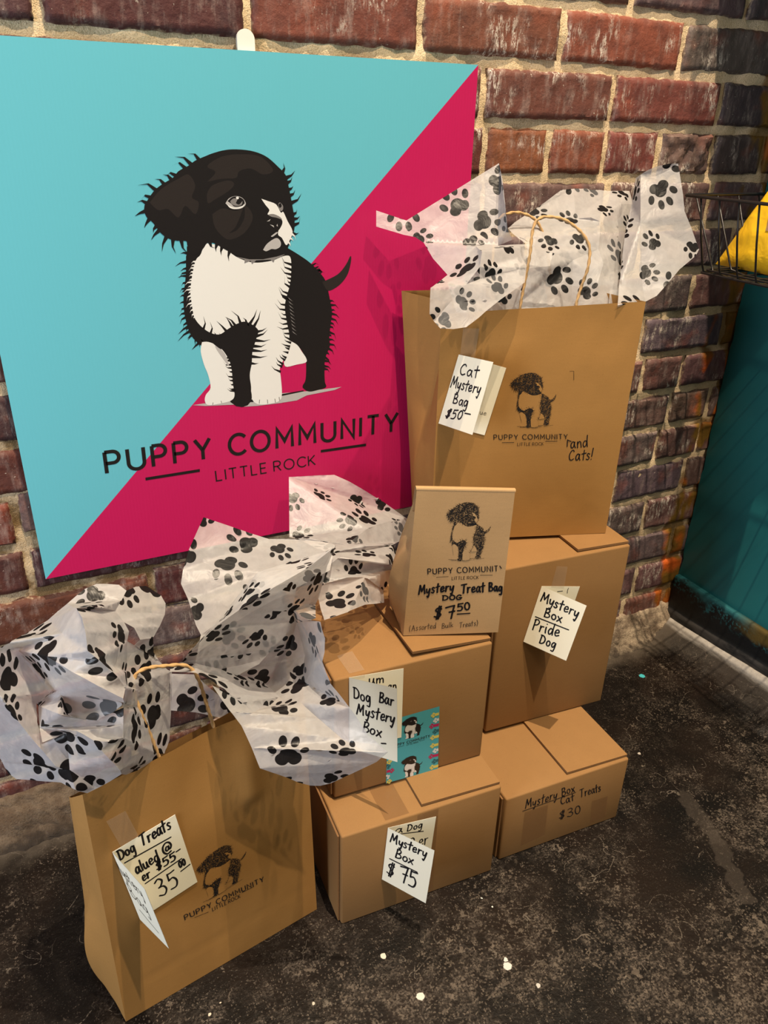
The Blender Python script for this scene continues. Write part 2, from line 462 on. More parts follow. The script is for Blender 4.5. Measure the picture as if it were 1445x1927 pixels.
def bb(u, v):
    y = -0.004-1.49*u; i = min(len(prof)-2, int(v*(len(prof)-1))); t = v*(len(prof)-1)-i
    x = prof[i][0]*(1-t)+prof[i+1][0]*t; z = prof[i][1]*(1-t)+prof[i+1][1]*t
    w = 0.0025*noise.noise(V((x*20, y*14, z*20)))
    z += 0.07*max(0, -y-0.04)*(0.5 < z*20 < 1.3)
    return (x+w*(0.4 if i < 3 else 0.6), y, z)
mb.grid(bb, 110, 24)
o = mb.build('baseboard_right', base_mat(), smooth=True, sharp=35, loc=(XR, 0, 0)); tag(o, kind='structure')

def floor_mat(curb=False):
    m, nt, out = new_mat('worn_concrete_curb' if curb else 'worn_painted_concrete'); n = N(nt); c = n.coord()
    big = n.noise(c, 5.5, 5, 0.6); mid = n.noise(n.vmath('ADD', c, (2, 7, 0)), 26, 5, 0.68, dist=0.5); fine = n.noise(c, 310, 4, 0.7)
    fl = n.noise(n.scale(n.vmath('ADD', c, (1, 3, 0)), (95, 150, 1)), 1.0, 4, 0.66, dist=0.9)
    base = n.mix(n.ramp(n.noise(c, 8, 4), 0.35, 0.7), (0.0050, 0.0038, 0.0032), (0.0120, 0.0074, 0.0052))
    wear = n.math('MULTIPLY', n.ramp(mid, 0.42, 0.62), n.ramp(big, 0.40, 0.58))
    _x, _y, _z = n.sep(c)
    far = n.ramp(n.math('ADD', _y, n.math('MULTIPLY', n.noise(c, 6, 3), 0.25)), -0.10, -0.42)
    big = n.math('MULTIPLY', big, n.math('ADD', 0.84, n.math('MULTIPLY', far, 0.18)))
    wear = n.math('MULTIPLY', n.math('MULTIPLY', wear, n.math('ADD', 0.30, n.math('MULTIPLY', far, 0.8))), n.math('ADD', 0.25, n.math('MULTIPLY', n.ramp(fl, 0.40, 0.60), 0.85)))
    wear = n.math('MULTIPLY', wear, n.ramp(fine, 0.40, 0.58))
    col = n.mix(n.math('MULTIPLY', wear, 0.9), base, (0.105, 0.082, 0.064))
    for sc_, of_, lo_ in ((19, (8, 5, 0), .005), (9, (1, 9, 0), .0028)):    # hair scratches
        q_ = n.math('ABSOLUTE', n.math('SUBTRACT', n.noise(n.vmath('ADD', c, of_), sc_, 2, 0.4, dist=0.3), 0.5))
        f_ = n.math('MULTIPLY', n.ramp(q_, lo_, lo_*.3), n.ramp(n.noise(n.vmath('ADD', c, of_[::-1]), 11, 3), 0.54, 0.62))
        f_ = n.math('MULTIPLY', f_, n.ramp(fine, 0.42, 0.52))
        col = n.mix(n.math('MULTIPLY', f_, 0.6), col, (0.20, 0.165, 0.13))
    chips = n.math('MULTIPLY', n.ramp(fl, 0.66, 0.70), n.ramp(n.noise(c, 19, 3), 0.50, 0.60))
    col = n.mix(n.math('MULTIPLY', chips, 0.65), col, (0.24, 0.20, 0.155))
    for sc_, act, rad, amp in ((70, .90, .36, .034), (150, .84, .36, .018), (360, .66, .34, .006)):    # flakes where the paint has chipped off
        vo = n.node('ShaderNodeTexVoronoi', voronoi_dimensions='2D')
        n.put(vo.inputs['Vector'], n.vmath('ADD', c, n.vmath('MULTIPLY', n.vmath('SUBTRACT', n.noise(c, sc_*1.6, 3, .6, out='Color'), (.5, .5, .5)), (amp, amp, 0))))
        vo.inputs['Scale'].default_value = sc_
        cc = n.sep(vo.outputs['Color'])
        rr_ = n.math('MULTIPLY', n.math('MULTIPLY', n.ramp(cc[0], act, act+.12), rad), n.math('ADD', .35, n.ramp(big, .36, .60)))
        fk = n.math('MULTIPLY', n.math('LESS_THAN', vo.outputs['Distance'], rr_), n.math('ADD', .25, n.math('MULTIPLY', cc[1], .6)))
        col = n.mix(n.math('MULTIPLY', fk, .8), col, (0.150, 0.118, 0.090))
    dust = n.ramp(n.noise(c, 520, 2, 0.6), 0.68, 0.74)
    col = n.mix(n.math('MULTIPLY', dust, 0.35), col, (0.26, 0.22, 0.18))
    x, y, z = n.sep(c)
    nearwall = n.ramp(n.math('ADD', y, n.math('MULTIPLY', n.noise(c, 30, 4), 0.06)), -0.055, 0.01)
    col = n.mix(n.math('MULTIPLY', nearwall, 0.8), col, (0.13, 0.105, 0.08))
    # bare strip of screed, drips of paint
    nz = n.math('MULTIPLY', n.math('SUBTRACT', n.noise(c, 55, 4), 0.5), 0.035)
    pts = [at_z(1288, 1500, 0), at_z(1345, 1575, 0), at_z(1400, 1690, 0)]
    for a, b_ in ((pts[0], pts[1]), (pts[1], pts[2])):
        ab = b_-a; L = ab.length; d = ab/L
        rel = n.vmath('SUBTRACT', c, tuple(a))
        t = n.math('MINIMUM', n.math('MAXIMUM', n.vmath('DOT_PRODUCT', rel, tuple(d), out=1), 0), L)
        foot = n.node('ShaderNodeVectorMath', operation='SCALE'); foot.inputs[0].default_value = tuple(d); n.put(foot.inputs['Scale'], t)
        dist = n.vmath('LENGTH', n.vmath('SUBTRACT', rel, foot.outputs[0]), out=1)
        f = n.ramp(n.math('ADD', dist, nz), 0.014, 0.010)
        col = n.mix(n.math('MULTIPLY', f, 0.45), col, (0.055, 0.043, 0.034))
    drops = [((1208, 1272), .0062, (.06, .42, .46)), ((721, 1799), .0042, (.60, .55, .45)), ((791, 1875), .0054, (.62, .58, .50)),
             ((955, 1818), .0058, (.60, .57, .52)), ((952, 1806), .0030, (.6, .57, .52)), ((1013, 1855), .003, (.5, .47, .42)), ((590, 1888), .0022, (.5, .45, .36)),
             ((395, 1909), .0020, (.6, .5, .38)), ((415, 1887), .0012, (.6, .5, .38)), ((906, 1690), .0015, (.6, .6, .55)), ((926, 1706), .0012, (.6, .6, .55)), ((1203, 1418), .003, (.45, .40, .35))]
    jit = n.math('MULTIPLY', n.math('SUBTRACT', n.noise(c, 260, 3), 0.5), 0.0045)
    for (px, py), r, cl in drops:
        p = at_z(px, py, 0)
        dist = n.vmath('LENGTH', n.vmath('SUBTRACT', c, tuple(p)), out=1)
        col = n.mix(n.ramp(n.math('ADD', dist, jit), r, r*0.8), col, cl)
    if curb:
        lip = n.ramp(n.math('ADD', x, n.math('MULTIPLY', n.noise(n.scale(c, (60, 9, 60)), 1.0, 4, .65), 0.016)), 1.158, 1.170)
        col = n.mix(n.math('MULTIPLY', lip, n.math('ADD', .45, n.math('MULTIPLY', n.noise(c, 120, 4, .7), .7))), col, (0.55, 0.51, 0.46))
        side = n.ramp(n.math('ADD', x, n.math('MULTIPLY', n.noise(n.scale(c, (50, 14, 50)), 1.0, 4, .65), 0.07)), 1.145, 1.18)
        col = n.mix(n.math('MULTIPLY', side, 0.28), col, (0.105, 0.09, 0.075))
    rough = n.math('ADD', 0.40, n.math('MULTIPLY', wear, 0.4))
    n.bsdf(out, col, rough, 0.18, n.bump(fl, 0.25, 0.002, n.bump(n.noise(c, 180, 5, .7), 0.4, 0.0015))); return m
mb = MB()
mb.grid(lambda u, v: (-1.6+(XR+1.6)*u, -2.2+2.215*v, 0), 4, 4)
mb.box((-1.6, -2.2, -0.1), (XR+1.7, 0, 0), (0, 2.3, 0), (0, 0, 0.0995))
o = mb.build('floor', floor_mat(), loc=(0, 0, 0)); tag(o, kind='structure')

# concrete curb rising from the floor to the baseboard
mb = MB(); prof3 = [(1.1705, 0.037), (1.166, 0.0365), (1.158, 0.031), (1.140, 0.019), (1.120, 0.009), (1.098, 0.0025), (1.08, -0.002)]
def curb(u, v):
    y = 0.004-1.5*u; k = v*(len(prof3)-1); i = min(len(prof3)-2, int(k)); t = k-i
    x = prof3[i][0]*(1-t)+prof3[i+1][0]*t; z = prof3[i][1]*(1-t)+prof3[i+1][1]*t
    w = 0.003*noise.noise(V((x*40, y*30, 2)))+0.0015*noise.noise(V((x*110, y*90, 5)))
    return (min(XR-0.014, x+w*.6), y, z+(w if v > .1 else w*.3)*(z > 0)+0.07*max(0, min(.3, -y-0.04))*max(0, z/0.037))
mb.grid(curb, 260, 24)
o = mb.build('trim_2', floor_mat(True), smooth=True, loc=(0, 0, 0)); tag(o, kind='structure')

# rubble and old mortar run along the foot of the brick wall
def rubble_mat():
    m, nt, out = new_mat('crumbled_mortar'); n = N(nt); c = n.coord()
    a = n.noise(c, 34, 5, 0.65); g = n.noise(c, 300, 4, 0.7)
    col = n.mix(n.ramp(a, 0.36, 0.66), (0.20, 0.145, 0.10), (0.52, 0.41, 0.29))
    col = n.mix(n.math('MULTIPLY', n.ramp(g, 0.5, 0.72), 0.7), col, (0.06, 0.045, 0.035))
    x, y, z = n.sep(c)
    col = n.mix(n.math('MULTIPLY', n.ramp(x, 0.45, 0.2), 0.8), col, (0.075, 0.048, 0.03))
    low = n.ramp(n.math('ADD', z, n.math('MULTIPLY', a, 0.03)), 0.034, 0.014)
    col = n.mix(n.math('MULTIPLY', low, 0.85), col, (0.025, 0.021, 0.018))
    n.bsdf(out, col, 0.9, 0.15, n.bump(g, 0.8, 0.004)); return m
mb = MB()
prof2 = [(0.006, 0.064), (-0.002, 0.060), (-0.007, 0.050), (-0.012, 0.044), (-0.019, 0.034), (-0.024, 0.014), (-0.034, 0.006), (-0.046, -0.002)]
def rb(u, v):
    x = -1.15+(XR-0.008+1.15)*u; k = v*(len(prof2)-1); i = min(len(prof2)-2, int(k)); t = k-i
    y = prof2[i][0]*(1-t)+prof2[i+1][0]*t; z = prof2[i][1]*(1-t)+prof2[i+1][1]*t
    w = 0.006*noise.noise(V((x*24, y*40, z*40)))+0.005*noise.noise(V((x*70, y*90, z*110)))+0.003*noise.noise(V((x*190, y*190, z*190)))
    return (x, y-abs(w)*(0.3+v), z+0.5*w*(1-v))
mb.grid(rb, 420, 28)
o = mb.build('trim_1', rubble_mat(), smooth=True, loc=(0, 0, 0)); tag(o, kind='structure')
# ------------------------------------------------------------------ cardboard boxes
TH = 0.0036
def rot(yaw): return V((math.cos(yaw), math.sin(yaw), 0)), V((-math.sin(yaw), math.cos(yaw), 0))
def bevel_box(mb, o, ex, ey, ez, r=0.0022, m=0, seed=0, dent=0.0):
    """A board box with soft rounded folds and gently uneven walls."""
    bm = bmesh.new()
    c = [o, o+ex, o+ex+ey, o+ey, o+ez, o+ex+ez, o+ex+ey+ez, o+ey+ez]
    vs = [bm.verts.new(p) for p in c]
    for q in ((0, 3, 2, 1), (4, 5, 6, 7), (0, 1, 5, 4), (1, 2, 6, 5), (2, 3, 7, 6), (3, 0, 4, 7)): bm.faces.new([vs[i] for i in q])
    bmesh.ops.bevel(bm, geom=list(bm.edges), offset=r, segments=3, profile=0.5, affect='EDGES')
    b = len(mb.v); bm.verts.index_update()
    for v in bm.verts: mb.v.append(V(v.co))
    for f in bm.faces: mb.idx([b+v.index for v in f.verts], m)
    bm.free()
def sheet_of_board(mb, pts, n, th=TH, me=1, r=None):
    """A piece of corrugated board: outline pts (world), thickness th along n; cut edges get the second material."""
    pts = [V(p) for p in pts]; k = len(pts); b = len(mb.v)
    mb.v += pts+[p+n*th for p in pts]
    mb.idx(range(b+k-1, b-1, -1), 0); mb.idx(range(b+k, b+2*k), 0)
    for i in range(k):
        j = (i+1) % k; mb.idx([b+i, b+j, b+k+j, b+k+i], me)
class Box: pass
def cardboard_box(x, y, z, yaw, w, d, h, flap, label, group):
    """flap: (u0 at the back, u0 at the front, lift) of the loose top flap on the right."""
    ex, ey = rot(yaw); ez = V((0, 0, 1)); o = V((x, y, z))
    t = thing('cardboard_box', o+ex*w/2+ey*d/2, label, 'box', group)
    mb = MB(); bevel_box(mb, o, ex*w, ey*d, ez*h, 0.0026)
    body = mb.build('body', M['box'], t, smooth=True, sharp=40)
    # loose flap on the right half of the top, its raw edge toward the left and the front
    ub, uf, lift, back = flap
    mb = MB(); top = o+ez*(h+0.0006)
    P = [top+ex*uf+ey*0.007+ez*(lift+0.0008), top+ex*(w-0.001)+ey*0.0045+ez*0.0004, top+ex*(w-0.001)+ey*(d*back), top+ex*ub+ey*(d*back)]
    sheet_of_board(mb, P, ez, TH)
    for s in (0.3, 0.62):          # plies of the board seen at the cut
        a, b_ = P[0]+ez*TH*s, P[1]+ez*TH*s
        e = (b_-a).normalized()
    fl = mb.build('top_flap', [M['box'], M['edge']], t)
    # the dust flap at the left end, just proud of the side
    mb = MB()
    L = [o-ex*0.0028+ey*0.006+ez*(h*0.012), o-ex*0.0028+ey*(d-0.01)+ez*(h*0.012), o-ex*0.0030+ey*(d-0.01)+ez*(h-0.005), o-ex*0.0034+ey*0.006+ez*(h-0.004)]
    sheet_of_board(mb, [p+ex*0.0002 for p in L], ex, 0.0024)
    mb.build('side_flap', [M['box'], M['edge']], t)
    B = Box(); B.t = t; B.body = body; B.ex, B.ey, B.ez, B.o = ex, ey, ez, o
    B.w, B.d, B.h = w, d, h
    B.front = Face(o, ex, n=-ey); B.top = Face(o+ez*h, ex, n=ez)
    return B
def tape_on(B, segs, name='packing_tape'):
    """segs: list of 4-corner strips given on a face."""
    for face, q in segs:
        mb = MB(); mb.face([face.at(u, v, 0.0005) for u, v in q]); mb.build(name, M['ptape'], B.t)

bD = cardboard_box(0.2741, -0.349, 0.0, -0.059, 0.227, 0.215, 0.163, (0.112, 0.112, 0.0004, 0.93),
    'kraft box at the bottom front with a folded $75 mystery box card taped on', 'kraft cardboard mystery boxes')
bE = cardboard_box(0.520, -0.352, 0.0, -0.050, 0.211, 0.27, 0.120, (0.105, 0.105, 0.0003, 0.95),
    'low kraft box on the floor at right with cat treats $30 written straight on it', 'kraft cardboard mystery boxes')
bC = cardboard_box(0.288, -0.293, bD.h+0.0056, -0.063, 0.215, 0.215, 0.1905, (0.105, 0.105, 0.0045, 0.9),
    'kraft box wearing a square of turquoise puppy paper, under the small treat bag', 'kraft cardboard mystery boxes')
bB = cardboard_box(0.562, -0.232, bE.h+0.0055, -0.075, 0.212, 0.205, 0.287, (0.125, 0.125, 0.0003, 0.95),
    'tall kraft box with the Pride Dog card, under the big cat bag', 'kraft cardboard mystery boxes')

# clear tape
z6 = zoom(590, 1300, 2.369)
def fq(face, zz, pts): return [face.uv(*zz(*p)) for p in pts]
tape_on(bD, [(bD.front, [(0.103, 0.006), (0.133, 0.006), (0.133, bD.h-0.003), (0.103, bD.h-0.003)]),
             (bD.top, [(0.060, 0.004), (0.093, 0.004), (0.093, 0.16), (0.060, 0.16)])])
tape_on(bE, [(bE.front, fq(bE.front, z6, [(940, 540), (1045, 505), (1030, 640), (922, 690)])),
             (bE.front, fq(bE.front, z6, [(1240, 490), (1310, 468), (1300, 560), (1232, 590)]))])
# torn tape end standing at the corner of the tall box
# ------------------------------------------------------------------ paper bags
def grid_face(mb, a, b, c, d, nu, nv, disp=None, m=0):
    """a,b bottom left/right; c,d top right/left. disp(u,v) in metres along the face normal."""
    a, b, c, d = V(a), V(b), V(c), V(d); n = (b-a).cross(d-a).normalized()
    def fn(u, v):
        p = (a*(1-u)+b*u)*(1-v)+(d*(1-u)+c*u)*v
        if disp: p = p+n*(disp(u, v)*min(1, 12*u, 12*(1-u), 16*v))
        return p
    mb.grid(fn, nu, nv, m)
def paper_bag(name, label, f, b, inset, seed, group, front_disp, gus=(0.03, 0.03)):
    """f: front bl, br, tr, tl; b: the same for the back panel (seen from the front)."""
    f = [V(p) for p in f]; b = [V(p) for p in b]
    base = (f[0]+f[1]+b[0]+b[1])/4
    t = thing(name, base, label, 'bag', group)
    mb = MB()
    grid_face(mb, *f, 40, 48, front_disp)
    grid_face(mb, b[1], b[0], b[3], b[2], 12, 48, lambda u, v: 0.003*noise.noise(V((u*4, v*5, seed))))
    up = V((0, 0, 1))
    for side, (f0, f1, b0, b1) in enumerate(((f[0], f[3], b[0], b[3]), (f[1], f[2], b[1], b[2]))):
        out = (f0-f[1]).normalized() if side == 0 else (f0-f[0]).normalized()
        m0 = (f0+b0)/2; m1 = (f1+b1)/2
        def edge(p0, p1, v): return p0*(1-v)+p1*v
        def mid(v):
            k = smooth(0.22, 1.0, v); bul = gus[side]*math.sin(math.pi*min(1, v/0.55))*0.35 if v < 0.55 else 0
            return edge(m0, m1, v) - out*(inset[side]*k) + out*bul
        def half(pa0, pa1):
            def fn(u, v):
                p = edge(pa0, pa1, v)*(1-u)+mid(v)*u
                return p + out*(0.0016*noise.noise(V((u*3+seed, v*8, side*4.0)))*math.sin(math.pi*u))
            return fn
        h1 = half(f0, f1); h2 = half(b0, b1)
        if side == 0:
            mb.grid(lambda u, v: h1(1-u, v), 8, 48); mb.grid(h2, 8, 48) if False else mb.grid(lambda u, v: h2(u, v), 8, 48)
        else:
            mb.grid(h1, 8, 48); mb.grid(lambda u, v: h2(1-u, v), 8, 48)
    mb.face([f[0], b[0], b[1], f[1]])
    o = mb.build('body', M['bag'], t, weld=0.0004, smooth=True, sharp=34)
    return t, Face(f[0], f[1]-f[0], f[3]-f[0])
def cord(parent, pts, name='handle', r=0.0018):
    mb = MB(); P = spline([tuple(p) for p in pts], 10)
    mb.tube(P, r, 10, lobes=2, twist=300.0); return mb.build(name, M['cord'], parent, smooth=True)

# big bag of cat things, on the tall box
ZB = bB.o.z+bB.h+0.0055
def cat_disp(u, v):
    d = -0.0006*math.exp(-((v-0.43)/0.006)**2)-0.0004*math.exp(-((v-0.18)/0.006)**2)
    top = smooth(0.74, 0.97, v)
    d += top*(0.0045*noise.noise(V((u*4.2, v*2.0, 3.3)))-.002)+0.0003*noise.noise(V((u*3, v*3, 8)))*smooth(0.02, 0.1, v)
    return d
cf = [(0.5065, -0.1290, ZB), (0.7566, -0.2110, ZB), (0.7570, -0.2112, 0.7545), (0.5035, -0.1282, 0.7395)]
cb = [(0.531, -0.028, ZB), (0.786, -0.113, ZB), (0.783, -0.114, 0.757), (0.4975, -0.030, 0.751)]
cat_bag, cat_face = paper_bag('paper_bag', 'big brown paper bag standing on the tall box, marked Cat Mystery Bag', cf, cb, (0.034, 0.03), 2.0,
    'brown handled mystery bags', cat_disp)
z3 = zoom(680, 280, 2.223)
fx = cat_face
hp = [fx.at(*fx.uv(*z3(x, y)), h) for x, y, h in [(668, 700, -.006), (672, 650, -.006), (692, 560, -.008), (714, 440, -.008), (728, 352, -.012), (750, 305, -.014), (790, 290, -.015), (860, 300, -.015), (915, 335, -.014), (950, 375, -.012), (967, 425, -.010), (955, 500, -.006), (930, 580, -.008), (905, 655, -.006), (900, 700, -.006)]]
cord(cat_bag, hp)
bk = Face(V(cb[0])+V((0, 0, 0)), fx.ex, n=fx.n)
hp2 = [bk.at(*bk.uv(*z3(x, y)), .004) for x, y in [(540, 560), (548, 430), (560, 330), (580, 285), (610, 270), (650, 265), (700, 280), (735, 310), (760, 370), (778, 460), (790, 560)]]
cord(cat_bag, hp2)

# bag of dog treats, on the floor at the front left
dz = 0.0008
def dog_disp(u, v):
    d = 0.0003*noise.noise(V((u*3, v*3, 1)))*smooth(0.02, .1, v)
    top = smooth(0.62, 0.90, v)*smooth(0.25, 0.45, u)
    d -= top*0.003
    d += top*0.006*noise.noise(V((u*3.6, v*1.6, 6.1)))
    d -= 0.0006*math.exp(-((v-0.15)/0.006)**2)
    d += 0.005*math.exp(-((u-0.70)/0.05)**2)*smooth(0.64, 0.70, v)*smooth(1.0, 0.8, v)
    return d
df = [(-0.0030, -0.3560, dz), (0.2530, -0.3145, dz), (0.2415, -0.3165, 0.381), (-0.0010, -0.3555, 0.362)]
dbk = [(-0.0270, -0.262, dz), (0.233, -0.215, dz), (0.236, -0.288, 0.374), tuple(at_y(130, 1500, -0.315))]
dog_bag, dog_face = paper_bag('paper_bag', 'brown paper bag of dog treats on the floor at the front left', df, dbk, (-0.004, 0.004), 5.0,
    'brown handled mystery bags', dog_disp, gus=(0.05, 0.02))
z6b = zoom(0, 1200, 2.651)
fx = dog_face
hp = [fx.at(*fx.uv(*z6b(x, y)), h) for x, y, h in [(812, 640, -.006), (796, 590, -.007), (760, 500, -.008), (718, 400, -.008), (694, 320, -.012), (692, 255, -.014), (715, 215, -.015), (770, 194, -.016), (850, 184, -.016), (940, 176, -.015), (985, 195, -.014), (1018, 250, -.012), (1042, 340, -.008), (1060, 400, -.008), (1078, 460, -.007), (1090, 520, -.006)]]
cord(dog_bag, hp)

# small treat bag with its top rolled back
ZT = bC.o.z+bC.h+0.0097
tf = [V((0.398, -0.258, ZT)), V((0.513, -0.301, ZT)), V((0.5145, -0.302, 0.569)), V((0.4055, -0.261, 0.574))]
ex = (tf[1]-tf[0]).normalized(); bk_ = V((0, 0, 1)).cross(ex)
tb = [tf[0]+bk_*0.092-ex*0.010, tf[1]+bk_*0.080, tf[2]+bk_*0.016+V((0, 0, -0.022)), tf[3]+bk_*0.016+V((0, 0, -0.022))]
treat = thing('paper_bag', (tf[0]+tf[1]+tb[0]+tb[1])/4, 'small kraft treat bag with rolled top and $7.50 price, on the middle box', 'bag')
mb = MB()
grid_face(mb, *tf, 24, 24, lambda u, v: -0.0005*math.exp(-((v-0.39)/0.008)**2)-0.0006*math.exp(-((v-0.27)/0.01)**2)+0.0002*noise.noise(V((u*3, v*4, 2))))
grid_face(mb, tb[1], tb[0], tb[3], tb[2], 8, 24, lambda u, v: 0.006*math.sin(math.pi*v)*math.sin(math.pi*u))
for s in (0, 1):
    f0, f1, b0, b1 = (tf[0], tf[3], tb[0], tb[3]) if s == 0 else (tf[1], tf[2], tb[1], tb[2])
    out = -ex if s == 0 else ex
    def mid(v):
        k = smooth(0.30, 1.0, v)
        return ((f0+b0)/2)*(1-v)+((f1+b1)/2)*v + out*((0.016 if s == 0 else 0.004)*math.sin(math.pi*min(1, v/0.7)) if v < .7 else 0) - out*0.012*k
    def h1(u, v): return (f0*(1-v)+f1*v)*(1-u)+mid(v)*u + out*0.0035*noise.noise(V((u*3, v*7, s*5.)))*math.sin(math.pi*u)
    def h2(u, v): return (b0*(1-v)+b1*v+out*0.010*math.sin(math.pi*v)*0.5)*(1-u)+mid(v)*u + out*0.003*noise.noise(V((u*3, v*7, 9+s*5.)))*math.sin(math.pi*u)
    if s == 0: mb.grid(lambda u, v: h1(1-u, v), 8, 24); mb.grid(h2, 8, 24)
    else: mb.grid(h1, 8, 24); mb.grid(lambda u, v: h2(1-u, v), 8, 24)
mb.face([tf[0], tb[0], tb[1], tf[1]])
mb.build('body', M['treat'], treat, weld=0.0004, smooth=True, sharp=34)
# the rolled top: over the fold and down the back, with round ends
mb = MB()
prof = [(-.0003, -.0012), (.0003, .0010), (.0028, .0016), (.007, .0008), (.011, -.004), (.016, -.014), (.0210, -.028), (.0220, -.036), (.0190, -.0385), (.0165, -.034), (.0140, -.020)]
prof = spline(prof, 4)
mb.grid(lambda u, v: tf[3]*(1-u)+tf[2]*u+ex*(0.0008*(2*u-1))+bk_*prof[int(round(v*(len(prof)-1)))][0]+V((0, 0, prof[int(round(v*(len(prof)-1)))][1])), 12, len(prof)-1)
mb.build('rolled_top', M['treat'], treat, smooth=True)
treat_face = Face(tf[0], tf[1]-tf[0], tf[3]-tf[0])

# ------------------------------------------------------------------ the sign
SY = -0.0095
BL, TR = at_y(86, 1090, SY), at_y(900, 122, SY)
mid = (BL+TR)/2; hd = (TR-BL)/2
TL = V((mid.x-hd.z, SY, mid.z+hd.x)); BR = V((mid.x+hd.z, SY, mid.z-hd.x))
sign = thing('square_sign', ((BL+BR)/2)+V((0, 0.003, 0)), 'square turquoise and magenta sign with a puppy, hung on the brick wall', 'sign')
def sign_mat(name, col):
    m, nt, out = new_mat(name); n = N(nt); c = n.coord()
    x, y, z = n.sep(c)
    w = n.math('SINE', n.math('MULTIPLY', x, 2*math.pi/0.0042))
    wv = n.math('ADD', n.math('MULTIPLY', w, 0.35), n.noise(n.scale(c, (70, 1, 3)), 1.0, 2))
    n.bsdf(out, col, 0.38, 0.35, n.bump(wv, 0.05, 0.0012)); return m
M['aqua'] = sign_mat('turquoise_print', (0.118, 0.450, 0.540))
M['magenta'] = sign_mat('magenta_print', (0.480, 0.0105, 0.088))
M['p_black'] = flat('printed_black', (0.012, 0.010, 0.010), 0.4, 0.35)
M['p_dark'] = flat('printed_charcoal', (0.023, 0.018, 0.0165), 0.4, 0.35)
M['p_grey'] = flat('printed_grey', (0.20, 0.185, 0.18), 0.4, 0.35)
M['p_light'] = flat('printed_light_grey', (0.42, 0.40, 0.39), 0.4, 0.35)
M['p_white'] = flat('printed_white', (0.72, 0.71, 0.68), 0.4, 0.35)
mb = MB(); back = V((0, 0.0045, 0))
mb.face([BL, TR, TL], 0); mb.face([BL, BR, TR], 1)
mb.face([TL+back, TR+back, BR+back, BL+back], 0)
for a, b_, k in ((BL, BR, 1), (BR, TR, 1), (TR, TL, 0), (TL, BL, 0)): mb.face([b_, a, a+back, b_+back], k)
mb.build('panel', [M['aqua'], M['magenta']], sign)
sf = Face(BL, BR-BL, TL-BL)

# puppy outlines, drawn on the sign's own face
zp = zoom(240, 260, 3.1413)
def pz(pts): return [sf.uv(*zp(x, y)) for x, y in pts]
def fur(line, L, w, lean, rnd, both=False, inward=0.25):
    """Tufts of fur along an outline: small curved spikes (right of the travel direction = outside)."""
    out = []
    P = [V(p) for p in line]
    for i in range(len(P)-1):
        a, b_ = P[i], P[i+1]; d = (b_-a); n_ = max(1, int(d.length/(w*1.35))); t = d.normalized(); nr = V((t.y, -t.x))
        for k in range(n_):
            c = a+d*((k+rnd.uniform(.2, .8))/n_)
            l = L*rnd.uniform(.45, 1.5); ln = lean+rnd.uniform(-.3, .3)
            tip = c+nr*(l*math.cos(ln))+t*(l*math.sin(ln))
            mid_ = c+nr*(l*.5*math.cos(ln*.5))+t*(l*.5*math.sin(ln*.5))
            bs = nr*(-L*inward)
            out.append([c-t*w*.55+bs, mid_-t*w*.20, tip, mid_+t*w*.22, c+t*w*.55+bs])
    return [[(p.x, p.y) for p in q] for q in out]
